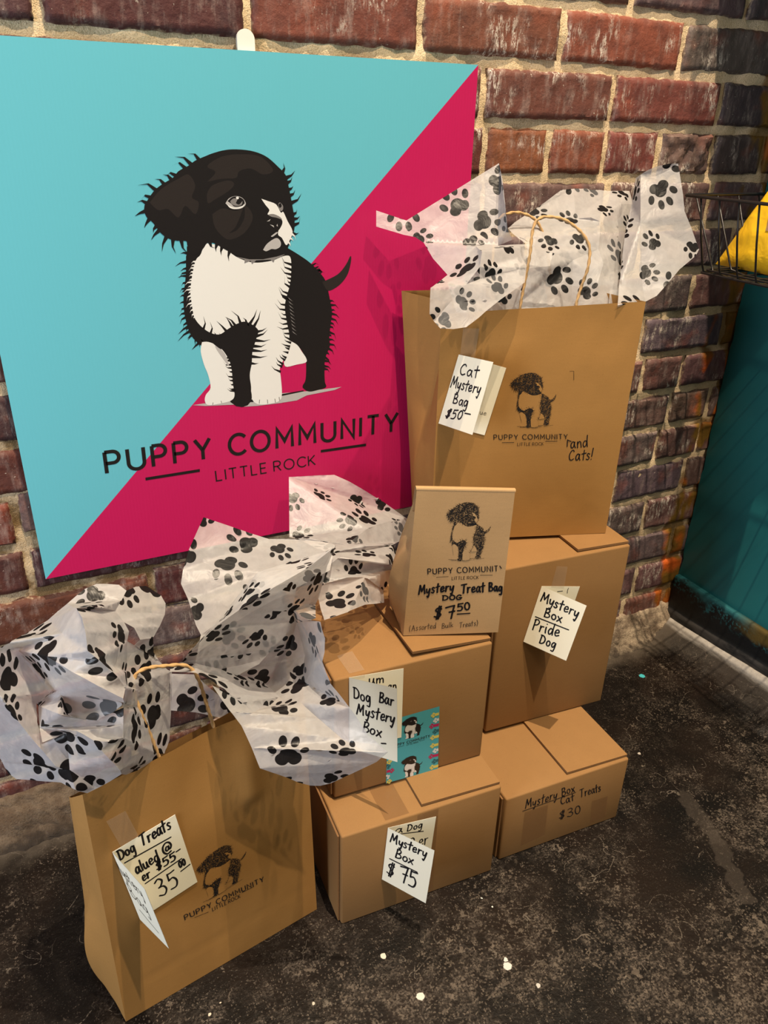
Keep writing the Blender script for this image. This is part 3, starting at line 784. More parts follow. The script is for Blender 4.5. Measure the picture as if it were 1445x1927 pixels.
def puppy_layers():
    rnd = random.Random(3); Ls = []; lay = [0]
    def add(col, pts, sm=True, n=4):
        q = pz(pts); lay[0] += 1
        if sm: q = spline(q+[q[0]], n)[:-1]
        Ls.append((col, q, lay[0]))
    def tuft(col, line, L, w, lean):
        lay[0] += 1
        for q in fur(pz(line), 1.35*L/3.1413/1459*1.15, 0.9*w/3.1413/1459*1.15, lean, rnd): Ls.append((col, q, lay[0]))
    # cast shadow on the ground
    add('light', [(385, 1578), (450, 1568), (700, 1545), (905, 1508), (1070, 1495), (1265, 1470), (1225, 1488), (1060, 1520), (1000, 1550), (900, 1566), (770, 1582), (690, 1587), (655, 1574), (460, 1583)], False)
    add('black', [(600, 1562), (730, 1545), (1040, 1490), (1040, 1497), (740, 1560)], False)
    add('black', [(360, 640), (940, 640), (965, 720), (958, 1180), (775, 1190), (745, 1300), (730, 1558), (620, 1560), (440, 1190), (345, 1080), (345, 700)], False)
    # body, rump, hind leg, tail
    add('black', [(930, 640), (1010, 688), (1080, 738), (1140, 800), (1172, 850), (1195, 950), (1208, 1030), (1200, 1100), (1192, 1180), (1195, 1230), (1168, 1300), (1164, 1380), (1166, 1440), (1172, 1472), (1120, 1490), (1072, 1498), (1040, 1480), (1035, 1462), (1052, 1425), (1055, 1330), (1045, 1285), (1005, 1225), (940, 1190), (860, 1100), (860, 760)])
    add('dark', [(1150, 850), (1240, 806), (1290, 748), (1316, 697), (1321, 722), (1302, 800), (1262, 858), (1212, 894), (1180, 898)])
    tuft('black', [(1080, 738), (1140, 800)][::-1], 22, 14, -.9)
    tuft('black', [(1195, 950), (1208, 1030), (1200, 1100), (1192, 1180), (1195, 1230), (1168, 1300), (1164, 1380)][::-1], 30, 17, -.75)
    # chest and forelegs (white over black)
    add('black', [(350, 640), (440, 640), (500, 700), (520, 1100), (650, 1100), (720, 1300), (730, 1555), (610, 1562), (500, 1300), (385, 1180), (345, 1080), (330, 960), (345, 800), (350, 700)])
    tuft('black', [(440, 1190), (395, 1170), (355, 1100), (338, 1040), (335, 950), (345, 860), (352, 780), (345, 700), (352, 650)][::-1], 30, 17, .6)
    tuft('black', [(355, 1090), (400, 1180), (430, 1215), (470, 1200)], 55, 20, .1)
    add('white', [(955, 1195), (1002, 1222), (1030, 1262), (1055, 1300), (1054, 1325), (1000, 1338), (930, 1348), (930, 1270)])
    add('white', [(470, 622), (560, 640), (640, 700), (740, 735), (850, 725), (930, 695), (965, 715), (962, 850), (930, 980), (940, 1080), (955, 1160), (950, 1220), (925, 1300), (900, 1360), (905, 1410), (912, 1500), (902, 1548), (850, 1568), (770, 1572), (732, 1535), (730, 1470), (722, 1400), (734, 1330), (738, 1262), (762, 1180), (770, 1130), (700, 1085), (640, 1100), (590, 1130), (540, 1160), (470, 1140), (400, 1070), (380, 980), (372, 900), (384, 800), (404, 720), (430, 690), (450, 640)])
    tuft('white', [(400, 1070), (380, 980), (372, 900), (384, 800), (404, 720)][::-1], 22, 13, .7)
    tuft('black', [(968, 730), (965, 850), (938, 980), (945, 1090), (965, 1170)], 40, 17, -.7)
    tuft('black', [(962, 1180), (935, 1280), (905, 1340), (890, 1390)], 34, 14, -.3)
    for y0 in range(940, 1160, 22): add('grey', [(948+(y0-940)*.12, y0), (978+(y0-940)*.12, y0+26), (955+(y0-940)*.12, y0+12)], False)
    # dark between the forelegs
    add('black', [(560, 1190), (600, 1150), (660, 1110), (720, 1100), (760, 1130), (752, 1200), (735, 1270), (728, 1330), (722, 1400), (726, 1470), (727, 1552), (620, 1562), (640, 1500), (620, 1400), (600, 1310), (560, 1250), (500, 1180)])
    tuft('black', [(560, 1170), (600, 1135), (660, 1100), (720, 1090), (765, 1125), (770, 1180), (745, 1280), (730, 1340)][::-1], 46, 19, .35)
    tuft('black', [(440, 1130), (500, 1165), (560, 1180)][::-1], 36, 17, .5)
    add('white', [(440, 1205), (432, 1260), (452, 1340), (476, 1400), (490, 1475), (462, 1518), (457, 1555), (480, 1578), (560, 1566), (612, 1550), (632, 1520), (622, 1450), (612, 1350), (585, 1285), (540, 1232), (480, 1205)])
    tuft('black', [(585, 1285), (612, 1350), (622, 1450), (630, 1510)], 26, 15, -.7)
    add('light', [(520, 1215), (575, 1275), (600, 1350), (560, 1300), (520, 1240)])
    add('black', [(470, 1165), (500, 1190), (552, 1232), (548, 1246), (490, 1200)])
    for x0, y0, x1, y1 in ((505, 1562, 503, 1576), (552, 1552, 556, 1566), (780, 1545, 778, 1568), (826, 1545, 828, 1568), (870, 1540, 874, 1562), (895, 1530, 899, 1552)):
        add('grey', [(x0-2, y0), (x0+2, y0), (x1+2, y1), (x1-2, y1)], False)
    # head and ear
    head = [(100, 395), (150, 318), (200, 275), (270, 232), (300, 195), (360, 162), (400, 132), (460, 106), (500, 90), (560, 73), (620, 66), (700, 70), (770, 86), (830, 116), (890, 170), (935, 220), (952, 290), (968, 370), (985, 470), (985, 540), (968, 590), (950, 640), (930, 680), (870, 702), (800, 714), (720, 712), (640, 690), (570, 655), (510, 620), (470, 620), (445, 655), (400, 690), (372, 680), (352, 630), (345, 608), (290, 606), (240, 592), (195, 560), (150, 500), (115, 470), (98, 430)]
    add('black', head, True, 3)
    tuft('black', [(100, 395), (150, 318), (200, 275), (270, 232), (300, 195), (360, 162), (400, 132), (460, 106)][::-1], 42, 22, .85)
    tuft('black', [(98, 420), (115, 470), (150, 500), (195, 560), (240, 592), (290, 606), (345, 608)], 40, 22, .25)
    tuft('black', [(895, 180), (935, 220), (952, 290), (968, 370), (985, 470), (985, 540), (968, 590)][::-1], 36, 22, .7)
    tuft('black', [(610, 670), (510, 620), (470, 620)][::-1], 26, 22, .6)
    add('grey', [(640, 700), (720, 716), (800, 716), (880, 700), (930, 685), (905, 702), (870, 716), (862, 735), (845, 718), (760, 722), (735, 745), (728, 724), (690, 740), (692, 718)], False)
    # charcoal modelling of the coat
    add('dark', [(470, 258), (520, 200), (470, 165), (560, 108), (680, 95), (790, 112), (860, 190), (800, 215), (730, 180), (660, 195), (640, 235), (560, 240)])
    add('dark', [(468, 330), (500, 280), (590, 250), (630, 270), (600, 310), (520, 360), (475, 385)])
    add('dark', [(130, 380), (200, 300), (300, 240), (360, 215), (400, 280), (380, 350), (420, 380), (400, 450), (340, 400), (300, 470), (240, 420), (180, 425)])
    add('dark', [(500, 450), (560, 415), (640, 430), (700, 400), (740, 470), (690, 560), (600, 600), (540, 560), (510, 510)])
    add('black', [(690, 395), (640, 520), (600, 560), (650, 540), (690, 470)])
    # eye
    add('light', [(578, 385), (600, 355), (640, 342), (680, 355), (698, 390), (668, 416), (625, 417), (598, 402)])
    add('black', [(590, 372), (618, 348), (650, 345), (684, 362), (690, 392), (660, 404), (630, 404), (612, 388)])
    add('grey', [(606, 372), (626, 356), (648, 362), (640, 384), (660, 392), (678, 372), (672, 395), (640, 400), (614, 388)])
    add('white', [(640, 348), (654, 346), (656, 358), (644, 360)])
    add('white', [(582, 384), (605, 402), (640, 411), (675, 402), (690, 388), (680, 408), (640, 419), (605, 412)])
    # blaze, nose and muzzle
    add('white', [(790, 358), (830, 372), (878, 392), (905, 440), (920, 436), (945, 490), (975, 552), (955, 608), (936, 632), (912, 590), (890, 572), (893, 540), (915, 490), (880, 462), (828, 452), (838, 425), (815, 395)], True, 3)
    add('grey', [(828, 452), (860, 448), (895, 462), (912, 480), (880, 470), (850, 464)])
    add('black', [(822, 478), (850, 468), (890, 476), (914, 492), (908, 520), (886, 548), (858, 530), (832, 510)])
    add('light', [(840, 510), (862, 516), (866, 528)], False); add('light', [(880, 518), (884, 506), (888, 522)], False); add('light', [(822, 492), (845, 478), (838, 490)], False)
    add('grey', [(888, 392), (900, 380), (918, 400), (916, 425), (900, 428)])
    add('black', [(890, 392), (904, 384), (910, 402), (898, 412)])
    add('light', [(846, 580), (878, 556), (886, 560), (858, 582)])
    add('light', [(800, 660), (826, 622), (878, 590), (904, 612), (902, 640), (876, 656), (850, 655), (820, 668)])
    tuft('white', [(936, 630), (955, 608), (975, 552)], 22, 14, -.5)
    return Ls
PUP = puppy_layers()
PANCH = [sf.uv(*zp(75, 410)), sf.uv(*zp(1319, 697)), sf.uv(*zp(770, 1572))]
def affine(src, dst):
    (x0, y0), (x1, y1), (x2, y2) = src; (a0, b0), (a1, b1), (a2, b2) = dst
    D = (x1-x0)*(y2-y0)-(x2-x0)*(y1-y0)
    def f(p):
        s = ((p[0]-x0)*(y2-y0)-(x2-x0)*(p[1]-y0))/D; t = ((x1-x0)*(p[1]-y0)-(p[0]-x0)*(y1-y0))/D
        return (a0+s*(a1-a0)+t*(a2-a0), b0+s*(b1-b0)+t*(b2-b0))
    return f
def draw_puppy(mb, face, tf_, mats, h0, dh=1e-5, skip=()):
    for c, q, k in PUP:
        if c in skip: continue
        p = [tf_(v) for v in q]
        r = [p[0]]
        for v in p[1:]:
            if math.dist(v, r[-1]) > 1e-6: r.append(v)
        if len(r) >= 3: poly(mb, face, r, h0+dh*k, mats[c])
mb = MB(); draw_puppy(mb, sf, lambda p: p, dict(black=0, dark=1, grey=2, light=3, white=4), 0.0002, 4e-6)
mb.build('puppy_print', [M['p_black'], M['p_dark'], M['p_grey'], M['p_light'], M['p_white']], sign)

# printed capitals: stroke letters, width and strokes
def arc(cx, cy, rx, ry, a0, a1, n=14):
    return [(cx+rx*math.cos(math.radians(a0+(a1-a0)*k/n)), cy+ry*math.sin(math.radians(a0+(a1-a0)*k/n))) for k in range(n+1)]
CAPS = {
 'P': (.56, [[(0, 0), (0, 1)], [(0, 1), (.30, 1)]+arc(.30, .73, .26, .27, 90, -90)+[(0, .46)]]),
 'U': (.66, [[(0, 1), (0, .32)]+arc(.33, .32, .33, .32, 180, 360)+[(.66, 1)]]),
 'Y': (.66, [[(0, 1), (.33, .46)], [(.66, 1), (.33, .46), (.33, 0)]]),
 'C': (.66, [arc(.42, .5, .42, .5, 42, 318, 22)]),
 'O': (.84, [arc(.42, .5, .42, .5, 0, 360, 30)]),
 'M': (.76, [[(0, 0), (.02, 1), (.38, .34), (.74, 1), (.76, 0)]]),
 'N': (.62, [[(0, 0), (0, 1), (.62, 0), (.62, 1)]]),
 'I': (.0, [[(0, 0), (0, 1)]]),
 'T': (.60, [[(0, 1), (.60, 1)], [(.30, 1), (.30, 0)]]),
 'L': (.46, [[(0, 1), (0, 0), (.46, 0)]]),
 'E': (.48, [[(.48, 1), (0, 1), (0, 0), (.48, 0)], [(0, .52), (.42, .52)]]),
 'R': (.58, [[(0, 0), (0, 1)], [(0, 1), (.30, 1)]+arc(.30, .74, .26, .26, 90, -90)+[(0, .48)], [(.28, .48), (.58, 0)]]),
 'K': (.58, [[(0, 0), (0, 1)], [(.56, 1), (0, .40)], [(.16, .56), (.58, 0)]]),
}
def caps(mb, face, text, p0, p1, pt, weight, h, m=0, gap=.36, space=.52, drop=None):
    """Text from baseline p0 to p1 (face uv), pt = top of the first letter."""
    adv = 0.0; items = []
    for i, ch in enumerate(text):
        if ch == ' ': adv += space; continue
        w, st = CAPS[ch]; items.append((adv, st, ch)); adv += w+gap
    adv -= gap
    ux, uy = (p1[0]-p0[0])/adv, (p1[1]-p0[1])/adv; vx, vy = pt[0]-p0[0], pt[1]-p0[1]
    H = math.hypot(vx, vy)
    for n_, (a, st, ch) in enumerate(items):
        for s in st:
            if drop and n_ == drop[0] and st.index(s) not in drop[1]: continue
            ribbon(mb, face, [(p0[0]+(a+x)*ux+y*vx, p0[1]+(a+x)*uy+y*vy) for x, y in s], H*weight, h, m, round_=False)
def logo(mb, face, zz, title, sub, l1, l2, wt, ws, wl, h, m=0, drop=None):
    q = [face.uv(*zz(*p)) for p in title]; caps(mb, face, 'PUPPY COMMUNITY', *q, wt, h, m, drop=drop)
    q = [face.uv(*zz(*p)) for p in sub]; caps(mb, face, 'LITTLE ROCK', *q, ws, h, m, gap=.30, space=.34)
    for l in (l1, l2): ribbon(mb, face, [face.uv(*zz(*p)) for p in l], wl, h, m, round_=False)
zs = zoom(150, 720, 2.223)
mb = MB()
logo(mb, sf, zs, [(114, 379), (1326, 202), (102, 292)], [(572, 411), (985, 343), (567, 369)], [(275, 403), (502, 367)], [(1008, 287), (1197, 260)], .165, .12, .0040, 0.0003)
mb.build('lettering', M['p_black'], sign)

# white adhesive tab above the sign
hk = Face(at_y(463, 92, -0.004), V((1, 0, 0)), n=V((0, -1, 0)))
mb = MB(); hw = abs(hk.uv(480, 80)[0]-hk.uv(447, 80)[0])/2; ht = hk.uv(463, 54)[1]
out_ = [(-hw, -0.02), (hw, -0.02)]+[(hw*math.cos(a), ht-hw+hw*math.sin(a)) for a in [math.pi*k/14 for k in range(15)]]
fr = [hk.at(x, y, 0.0012) for x, y in out_]; bk2 = [hk.at(x, y, -0.003) for x, y in out_]; k = len(out_)
b0 = len(mb.v); mb.v += fr+bk2; mb.idx(range(b0, b0+k)); mb.idx(range(b0+2*k-1, b0+k-1, -1))
for i in range(k): j = (i+1) % k; mb.idx([b0+j, b0+i, b0+k+i, b0+k+j])
tagp = V((hk.o.x, -0.004, hk.o.z))
o = mb.build('adhesive_tab', M['white'], loc=tagp, sharp=40)
tag(o, 'rounded white adhesive tab peeking above the turquoise sign', 'tab')

# stamped logos on the bags
def stamp(face, parent, zz, anchors, logo_args, mats, h=0.0005, drop=None, skip=('light', 'grey')):
    mb = MB(); f = affine(PANCH, [face.uv(*zz(*p)) for p in anchors])
    draw_puppy(mb, face, f, dict(black=0, dark=0, grey=0, light=0, white=1), h, 3e-6, skip)
    for a, b_ in (((380, 1580), (690, 1590)), ((690, 1590), (1265, 1472))):
        ribbon(mb, face, [f(sf.uv(*zp(*a))), f(sf.uv(*zp(*b_)))], 0.0005, h+.0001, 0, False)
    mb.build('stamped_puppy', mats, parent)
    mb = MB(); logo(mb, face, zz, *logo_args, h, 0, drop); mb.build('stamped_lettering', M['stamp_thin'], parent)
z1 = zoom(740, 520, 2.949); z7 = zoom(720, 880, 5.071); z7b = zoom(100, 1360, 2.779)
stamp(cat_face, cat_bag, z1, [(646, 598), (902, 655), (770, 838)],
      ([(558, 906), (966, 902), (556, 879)], [(689, 940), (832, 937), (689, 923)], [(602, 922), (670, 921)], [(842, 915), (910, 914)], .14, .11, .0007),
      [M['stamp'], M['bag']])
stamp(treat_face, treat, z7, [(603, 445), (1034, 551), (770, 885)],
      ([(432, 1016), (1150, 985), (428, 964)], [(660, 1070), (913, 1060), (660, 1040)], [(510, 1045), (627, 1037)], [(928, 1025), (1048, 1024)], .15, .11, .0006),
      [M['stamp'], M['treat']], drop=(13, (0,)))
stamp(dog_face, dog_bag, z7b, [(746, 770), (1008, 672), (870, 893)],
      ([(690, 1030), (1102, 827), (683, 1006)], [(834, 984), (978, 913), (830, 966)], [(738, 1018), (812, 988)], [(985, 888), (1050, 855)], .14, .11, .0007),
      [M['stamp'], M['bag']])
# ------------------------------------------------------------------ handwriting
# one-stroke letters: width, list of strokes; capital height 1, small letters about .58, tails to -.42
def o_(cx, cy, rx, ry, a0=80, a1=440, n=10): return arc(cx, cy, rx, ry, a0, a1, n)
HW = {
 'A': (.70, [[(0, 0), (.20, .55), (.36, 1.0)], [(.36, 1.0), (.50, .5), (.66, -.02)], [(.10, .36), (.58, .42)]]),
 'B': (.58, [[(.06, 1.0), (.03, .5), (0, 0)], [(.02, .94), (.34, .98), (.44, .78), (.30, .58), (.06, .50)], [(.06, .50), (.40, .46), (.54, .24), (.36, .04), (0, .0)]]),
 'C': (.60, [[(.56, .84), (.44, .98), (.22, .88), (.04, .52), (.10, .14), (.30, 0), (.56, .12)]]),
 'D': (.66, [[(.06, .96), (.03, .5), (.0, .02)], [(-.04, .94), (.30, .92), (.58, .64), (.54, .26), (.28, .04), (.0, .02)]]),
 'G': (.68, [[(.56, .86), (.34, 1.0), (.10, .74), (.04, .34), (.20, .02), (.48, .08), (.58, .38)], [(.34, .42), (.64, .40)]]),
 'M': (.84, [[(0, 0), (.06, .5), (.12, 1.0)], [(.12, 1.0), (.26, .62), (.38, .30)], [(.38, .30), (.54, .68), (.68, 1.0)], [(.68, 1.0), (.72, .5), (.80, .02)]]),
 'O': (.70, [o_(.33, .5, .31, .48)]),
 'P': (.58, [[(.08, 1.0), (.04, .5), (.0, -.04)], [(.0, .90), (.32, 1.0), (.52, .80), (.38, .54), (.06, .44)]]),
 'T': (.66, [[(0, .93), (.34, .97), (.68, 1.0)], [(.36, .97), (.32, .5), (.26, 0)]]),
 'a': (.54, [[(.44, .50), (.22, .60), (.02, .34), (.10, .04), (.30, .10), (.44, .50)], [(.46, .56), (.43, .25), (.54, .0)]]),
 'c': (.44, [[(.40, .50), (.22, .58), (.02, .32), (.12, .03), (.40, .10)]]),
 'd': (.54, [[(.42, .48), (.20, .56), (.02, .30), (.12, .02), (.32, .10), (.44, .40)], [(.50, 1.05), (.46, .5), (.50, .0)]]),
 'e': (.48, [[(.04, .28), (.40, .36), (.32, .58), (.10, .52), (.02, .24), (.16, .02), (.46, .12)]]),
 'g': (.54, [[(.44, .50), (.22, .60), (.02, .34), (.12, .06), (.32, .14), (.46, .54)], [(.47, .56), (.46, .05), (.36, -.38), (.10, -.36)]]),
 'i': (.20, [[(.08, .54), (.08, .25), (.12, .0)], [(.10, .84)]]),
 'k': (.48, [[(.06, 1.0), (.04, .5), (.02, 0)], [(.42, .56), (.06, .26)], [(.14, .32), (.44, .0)]]),
 'l': (.18, [[(.10, 1.0), (.07, .5), (.08, .0)]]),
 'm': (.74, [[(.04, .56), (.04, .0)], [(.04, .30), (.20, .56), (.34, .46), (.34, .02)], [(.34, .32), (.52, .56), (.66, .44), (.68, .0)]]),
 'n': (.50, [[(.04, .56), (.04, .0)], [(.04, .30), (.22, .56), (.40, .46), (.46, .0)]]),
 'o': (.50, [o_(.24, .28, .23, .28)]),
 'r': (.40, [[(.04, .56), (.06, .28), (.04, .0)], [(.05, .28), (.18, .52), (.38, .54)]]),
 's': (.42, [[(.36, .52), (.18, .60), (.06, .46), (.22, .30), (.34, .16), (.20, .0), (.0, .06)]]),
 't': (.40, [[(.20, .98), (.17, .4), (.18, .0)], [(-.04, .60), (.18, .64), (.44, .68)]]),
 'u': (.52, [[(.03, .56), (.04, .16), (.18, .0), (.36, .14), (.44, .54)], [(.44, .54), (.44, .2), (.52, .0)]]),
 'v': (.44, [[(.0, .54), (.10, .26), (.18, .0)], [(.18, .0), (.28, .30), (.42, .56)]]),
 'x': (.48, [[(.02, .54), (.22, .28), (.46, .0)], [(.44, .56), (.22, .26), (.0, .0)]]),
 'y': (.50, [[(.03, .56), (.08, .20), (.22, .12), (.36, .28), (.44, .56)], [(.46, .56), (.42, .1), (.30, -.40), (.16, -.30)]]),
 '0': (.50, [o_(.24, .5, .23, .50)]),
 '3': (.52, [[(.04, .88), (.26, 1.0), (.44, .82), (.30, .58), (.14, .50)], [(.14, .50), (.40, .46), (.48, .20), (.28, -.04), (.0, .06)]]),
 '5': (.54, [[(.10, .98), (.08, .78), (.06, .56)], [(.06, .56), (.32, .62), (.46, .34), (.32, .02), (.0, .0)], [(.10, .96), (.30, .96), (.52, 1.0)]]),
 '7': (.52, [[(.0, .90), (.26, .96), (.52, 1.0)], [(.52, 1.0), (.40, .5), (.30, -.04)], [(.20, .50), (.52, .54)]]),
 '$': (.56, [[(.48, .80), (.26, .90), (.10, .72), (.26, .50), (.44, .30), (.28, .08), (.02, .16)], [(.34, 1.06), (.16, -.08)], [(.46, 1.04), (.28, -.08)]]),
 '@': (.90, [[(.60, .56), (.42, .62), (.30, .40), (.40, .24), (.56, .36), (.62, .58), (.60, .30), (.74, .30)], [(.74, .30), (.86, .56), (.72, .90), (.40, .98), (.10, .72), (.08, .28), (.34, -.02), (.70, .04)]]),
 '-': (.40, [[(.02, .48), (.40, .52)]]),
 '!': (.22, [[(.16, 1.05), (.10, .5), (.08, .28)], [(.04, .0), (.06, .02)]]),
 '(': (.28, [[(.24, 1.0), (.04, .5), (.16, -.12)]]),
 ')': (.28, [[(.04, 1.0), (.22, .5), (.02, -.12)]]),
}
WR = random.Random(5)
def write(mb, fuv, text, p0, p1, pt, w, h, face, gap=.17, space=.42):
    """A handwritten line from baseline p0 to p1 with pt above its start; fuv maps those points to the face."""
    a0, a1, at_ = fuv(*p0), fuv(*p1), fuv(*pt)
    adv = 0; items = []
    for ch in text:
        if ch == ' ': adv += space; continue
        wd, st = HW[ch]; items.append((adv, st)); adv += wd+gap*WR.uniform(.7, 1.3)
    adv -= gap
    ux, uy = (a1[0]-a0[0])/adv, (a1[1]-a0[1])/adv; vx, vy = at_[0]-a0[0], at_[1]-a0[1]
    for a, st in items:
        dy = WR.uniform(-.03, .03); sc = WR.uniform(.95, 1.05)
        for s in st:
            q = spline(s, 5) if 2 < len(s) < 9 else s
            ribbon(mb, face, [(a0[0]+(a+x)*ux+(y*sc+dy)*vx, a0[1]+(a+x)*uy+(y*sc+dy)*vy) for x, y in q], 1.14*w*WR.uniform(.92, 1.08), h)
def rule(mb, fuv, p0, p1, w, h, face):
    ribbon(mb, face, [fuv(*p0), fuv(*p1)], w, h)

# ------------------------------------------------------------------ folded price cards
def near_at(px, py, c, r):
    """Where the sight line to a pixel passes at distance r from point c, on the viewer's side."""
    d = ray(px, py).normalized(); oc = CAM-c; b = oc.dot(d); q = oc.length_squared-r*r; D = b*b-q
    return CAM+d*(-b-math.sqrt(D)) if D > 0 else CAM+d*(-b)
def card(label, face, zz, back, front, tape, back_words=(), front_words=(), back_rules=(), front_rules=(), w=.0016, wb=.0016, pen=None, curl=0.0):
    """back: TL TR BR BL on the face; front: TR BR pixels of the swung-open leaf (it shares the left edge)."""
    h0 = 0.0011
    B = [face.at(*face.uv(*zz(*p)), h0) for p in back]
    wd = ((B[1]-B[0]).length+(B[2]-B[3]).length)/2
    FT = near_at(*zz(*front[0]), B[0], wd); FB = near_at(*zz(*front[1]), B[3], wd)
    lift = face.n*0.0004
    t = thing('price_card', (B[0]+B[3])/2, label, 'card', 'handwritten price cards')
    mb = MB(); mb.box(B[3], B[2]-B[3], B[0]-B[3], face.n*0.0003)
    bp = mb.build('back_leaf', M['card'], t)
    F0, F3 = B[0]+lift, B[3]+lift
    fe = (FT-F0+FB-F3)/2; ed = F0-F3
    n = fe.cross(ed).normalized()
    vis = n if n.dot(CAM-F0) > 0 else -n
    ff = Face(F3, fe, n=vis)
    if ff.ey.dot(ed) < 0: ff.ey = -ff.ey
    FT, FB = ff.hit(*zz(*front[0])), ff.hit(*zz(*front[1]))
    def leaf(u, v):
        p = (F3*(1-u)+FB*u)*(1-v)+(F0*(1-u)+FT*u)*v
        return p+vis*(curl*4*u*(1-u))
    mb = MB()
    mb.grid(lambda u, v: leaf(u, v)+vis*.00015, 10, 4); mb.grid(lambda u, v: leaf(1-u, v)-vis*.00015, 10, 4)
    fp = mb.build('front_leaf', M['card'], t, smooth=True)
    if back_words or back_rules:
        mb = MB(); fu = lambda x, y: face.uv(*zz(x, y))
        for wd_ in back_words: write(mb, fu, *wd_[:4], wd_[4] if len(wd_) > 4 else wb, h0+.0004, face)
        for r in back_rules: rule(mb, fu, *r, wb, h0+.0004, face)
        mb.build('handwriting', pen or M['ink'], bp)
    if front_words or front_rules:
        mb = MB()
        if curl: fu = lambda x, y: (x*wd, y*ed.length)
        else: fu = lambda x, y: ff.uv(*zz(x, y))
        for wd_ in front_words: write(mb, fu, *wd_[:4], wd_[4] if len(wd_) > 4 else w, .0003, ff)
        for r in front_rules: rule(mb, fu, *r, w, .0003, ff)
        if curl:                       # follow the curl of the leaf
            for i, p in enumerate(mb.v):
                u = (p-F3).dot(ff.ex)/wd; mb.v[i] = p+vis*(curl*4*max(0, u)*(1-min(1, u)))
        mb.build('handwriting', M['ink'], fp)
    if tape:
        mb = MB()
        for fc, q in tape: mb.face([fc.at(*fc.uv(*zz(*p)), .0017 if fc is face else .0007) for p in q])
        mb.build('tape_strip', M['tape'], t)
    return t
z2 = zoom(720, 900, 2.833); z5 = zoom(590, 1180, 3.905); z6 = zoom(590, 1300, 2.369)
card('cream card on the big cat bag reading Cat Mystery Bag $50', cat_face, z1,
     [(362, 432), (617, 498), (505, 880), (250, 814)], [(555, 476), (439, 880)],
     [(cat_face, [(386, 285), (476, 288), (450, 450), (370, 432)])],
     [('ue', (478, 764), (514, 769), (482, 738), .0005)],
     [('Cat', (368, 543), (466, 566), (380, 482)), ('Mystery', (318, 616), (478, 652), (334, 558)), ('Bag', (332, 704), (412, 726), (344, 650)), ('$50', (288, 782), (376, 796), (304, 736)), ('-', (392, 776), (424, 784), (402, 740))], w=.0017)
card('cream card on the tall box reading Mystery Box Pride Dog', bB.front, z2,
     [(845, 573), (1041, 567), (948, 862), (748, 868)], [(1087, 679), (978, 973)],
     [(bB.front, [(925, 465), (982, 468), (962, 585), (893, 580)])],
     [('-', (925, 612), (950, 610), (930, 590), .0010), ('l', (975, 610), (985, 609), (980, 585), .0010)],
     [('Mystery', (842, 655), (1036, 742), (858, 606)), ('Box', (862, 736), (950, 770), (874, 690)), ('Pride', (800, 806), (936, 846), (814, 752)), ('Dog', (836, 878), (918, 908), (850, 832))],
     front_rules=[((815, 738), (991, 808))], w=.0018)
card('cream card on the middle box reading Dog Bar Mystery Box', bC.front, z5,
     [(258, 366), (634, 296), (642, 806), (262, 884)], [(613, 452), (616, 992)],
     [(bC.front, [(262, 364), (372, 340), (374, 366), (262, 390)]), (bC.top, [(172, 215), (283, 180), (374, 318), (262, 345)])],
     [('um', (405, 412), (512, 400), (405, 350)), ('an', (545, 452), (605, 446), (545, 400))],
     [('Dog', (300, 522), (420, 556), (296, 440)), ('Bar', (486, 552), (585, 576), (490, 478)), ('Mystery', (318, 638), (592, 708), (328, 562)), ('Box', (364, 770), (494, 808), (376, 698)), ('-', (498, 886), (528, 890), (498, 820))], w=.0019)
card('cream card on the bottom front box reading Mystery Box $75', bD.front, z6,
     [(330, 607), (537, 552), (510, 782), (303, 836)], [(539, 712), (500, 947)],
     [(bD.front, [(334, 604), (385, 592), (384, 600), (334, 614)])],
     [('a', (362, 632), (392, 626), (366, 600)), ('Dog', (416, 622), (480, 606), (420, 592)), ('er', (468, 688), (508, 676), (470, 640)), ('n', (425, 676), (450, 670), (428, 640))],
     [('Mystery', (342, 672), (500, 742), (350, 636)), ('Box', (366, 742), (440, 774), (374, 706)), ('$', (326, 816), (358, 832), (332, 760)), ('75', (384, 842), (458, 882), (390, 776), .0022)],
     back_rules=[((385, 634), (487, 622))], front_rules=[((340, 748), (462, 808))], w=.0019, wb=.0015)
card('cream card standing open on the dog treats bag at front left', dog_face, z7b,
     [(308, 672), (608, 477), (752, 828), (452, 1023)], [(478, 868), (606, 1182)],
     [(dog_face, [(275, 510), (375, 455), (446, 590), (350, 640)])],
     [('Dog', (350, 712), (428, 664), (330, 664)), ('Treats', (462, 642), (616, 546), (444, 584)), ('alued', (436, 786), (556, 712), (414, 734)), ('@', (576, 690), (624, 660), (560, 640)), ('er', (470, 824), (508, 800), (455, 782)), ('$55', (542, 768), (640, 708), (528, 730)), ('-', (648, 690), (668, 678), (632, 650)), ('35', (556, 902), (660, 838), (520, 826)), ('00', (660, 754), (690, 736), (650, 722))],
     [('Mystery', (.12, .70), (.93, .66), (.12, .86)), ('Bag', (.25, .42), (.80, .40), (.25, .60))],
     back_rules=[((372, 728), (612, 594)), ((480, 836), (668, 706)), ((666, 772), (712, 736))],
     front_rules=[((.30, .26), (.85, .20))], w=.0012, wb=.0019, curl=1e-5)

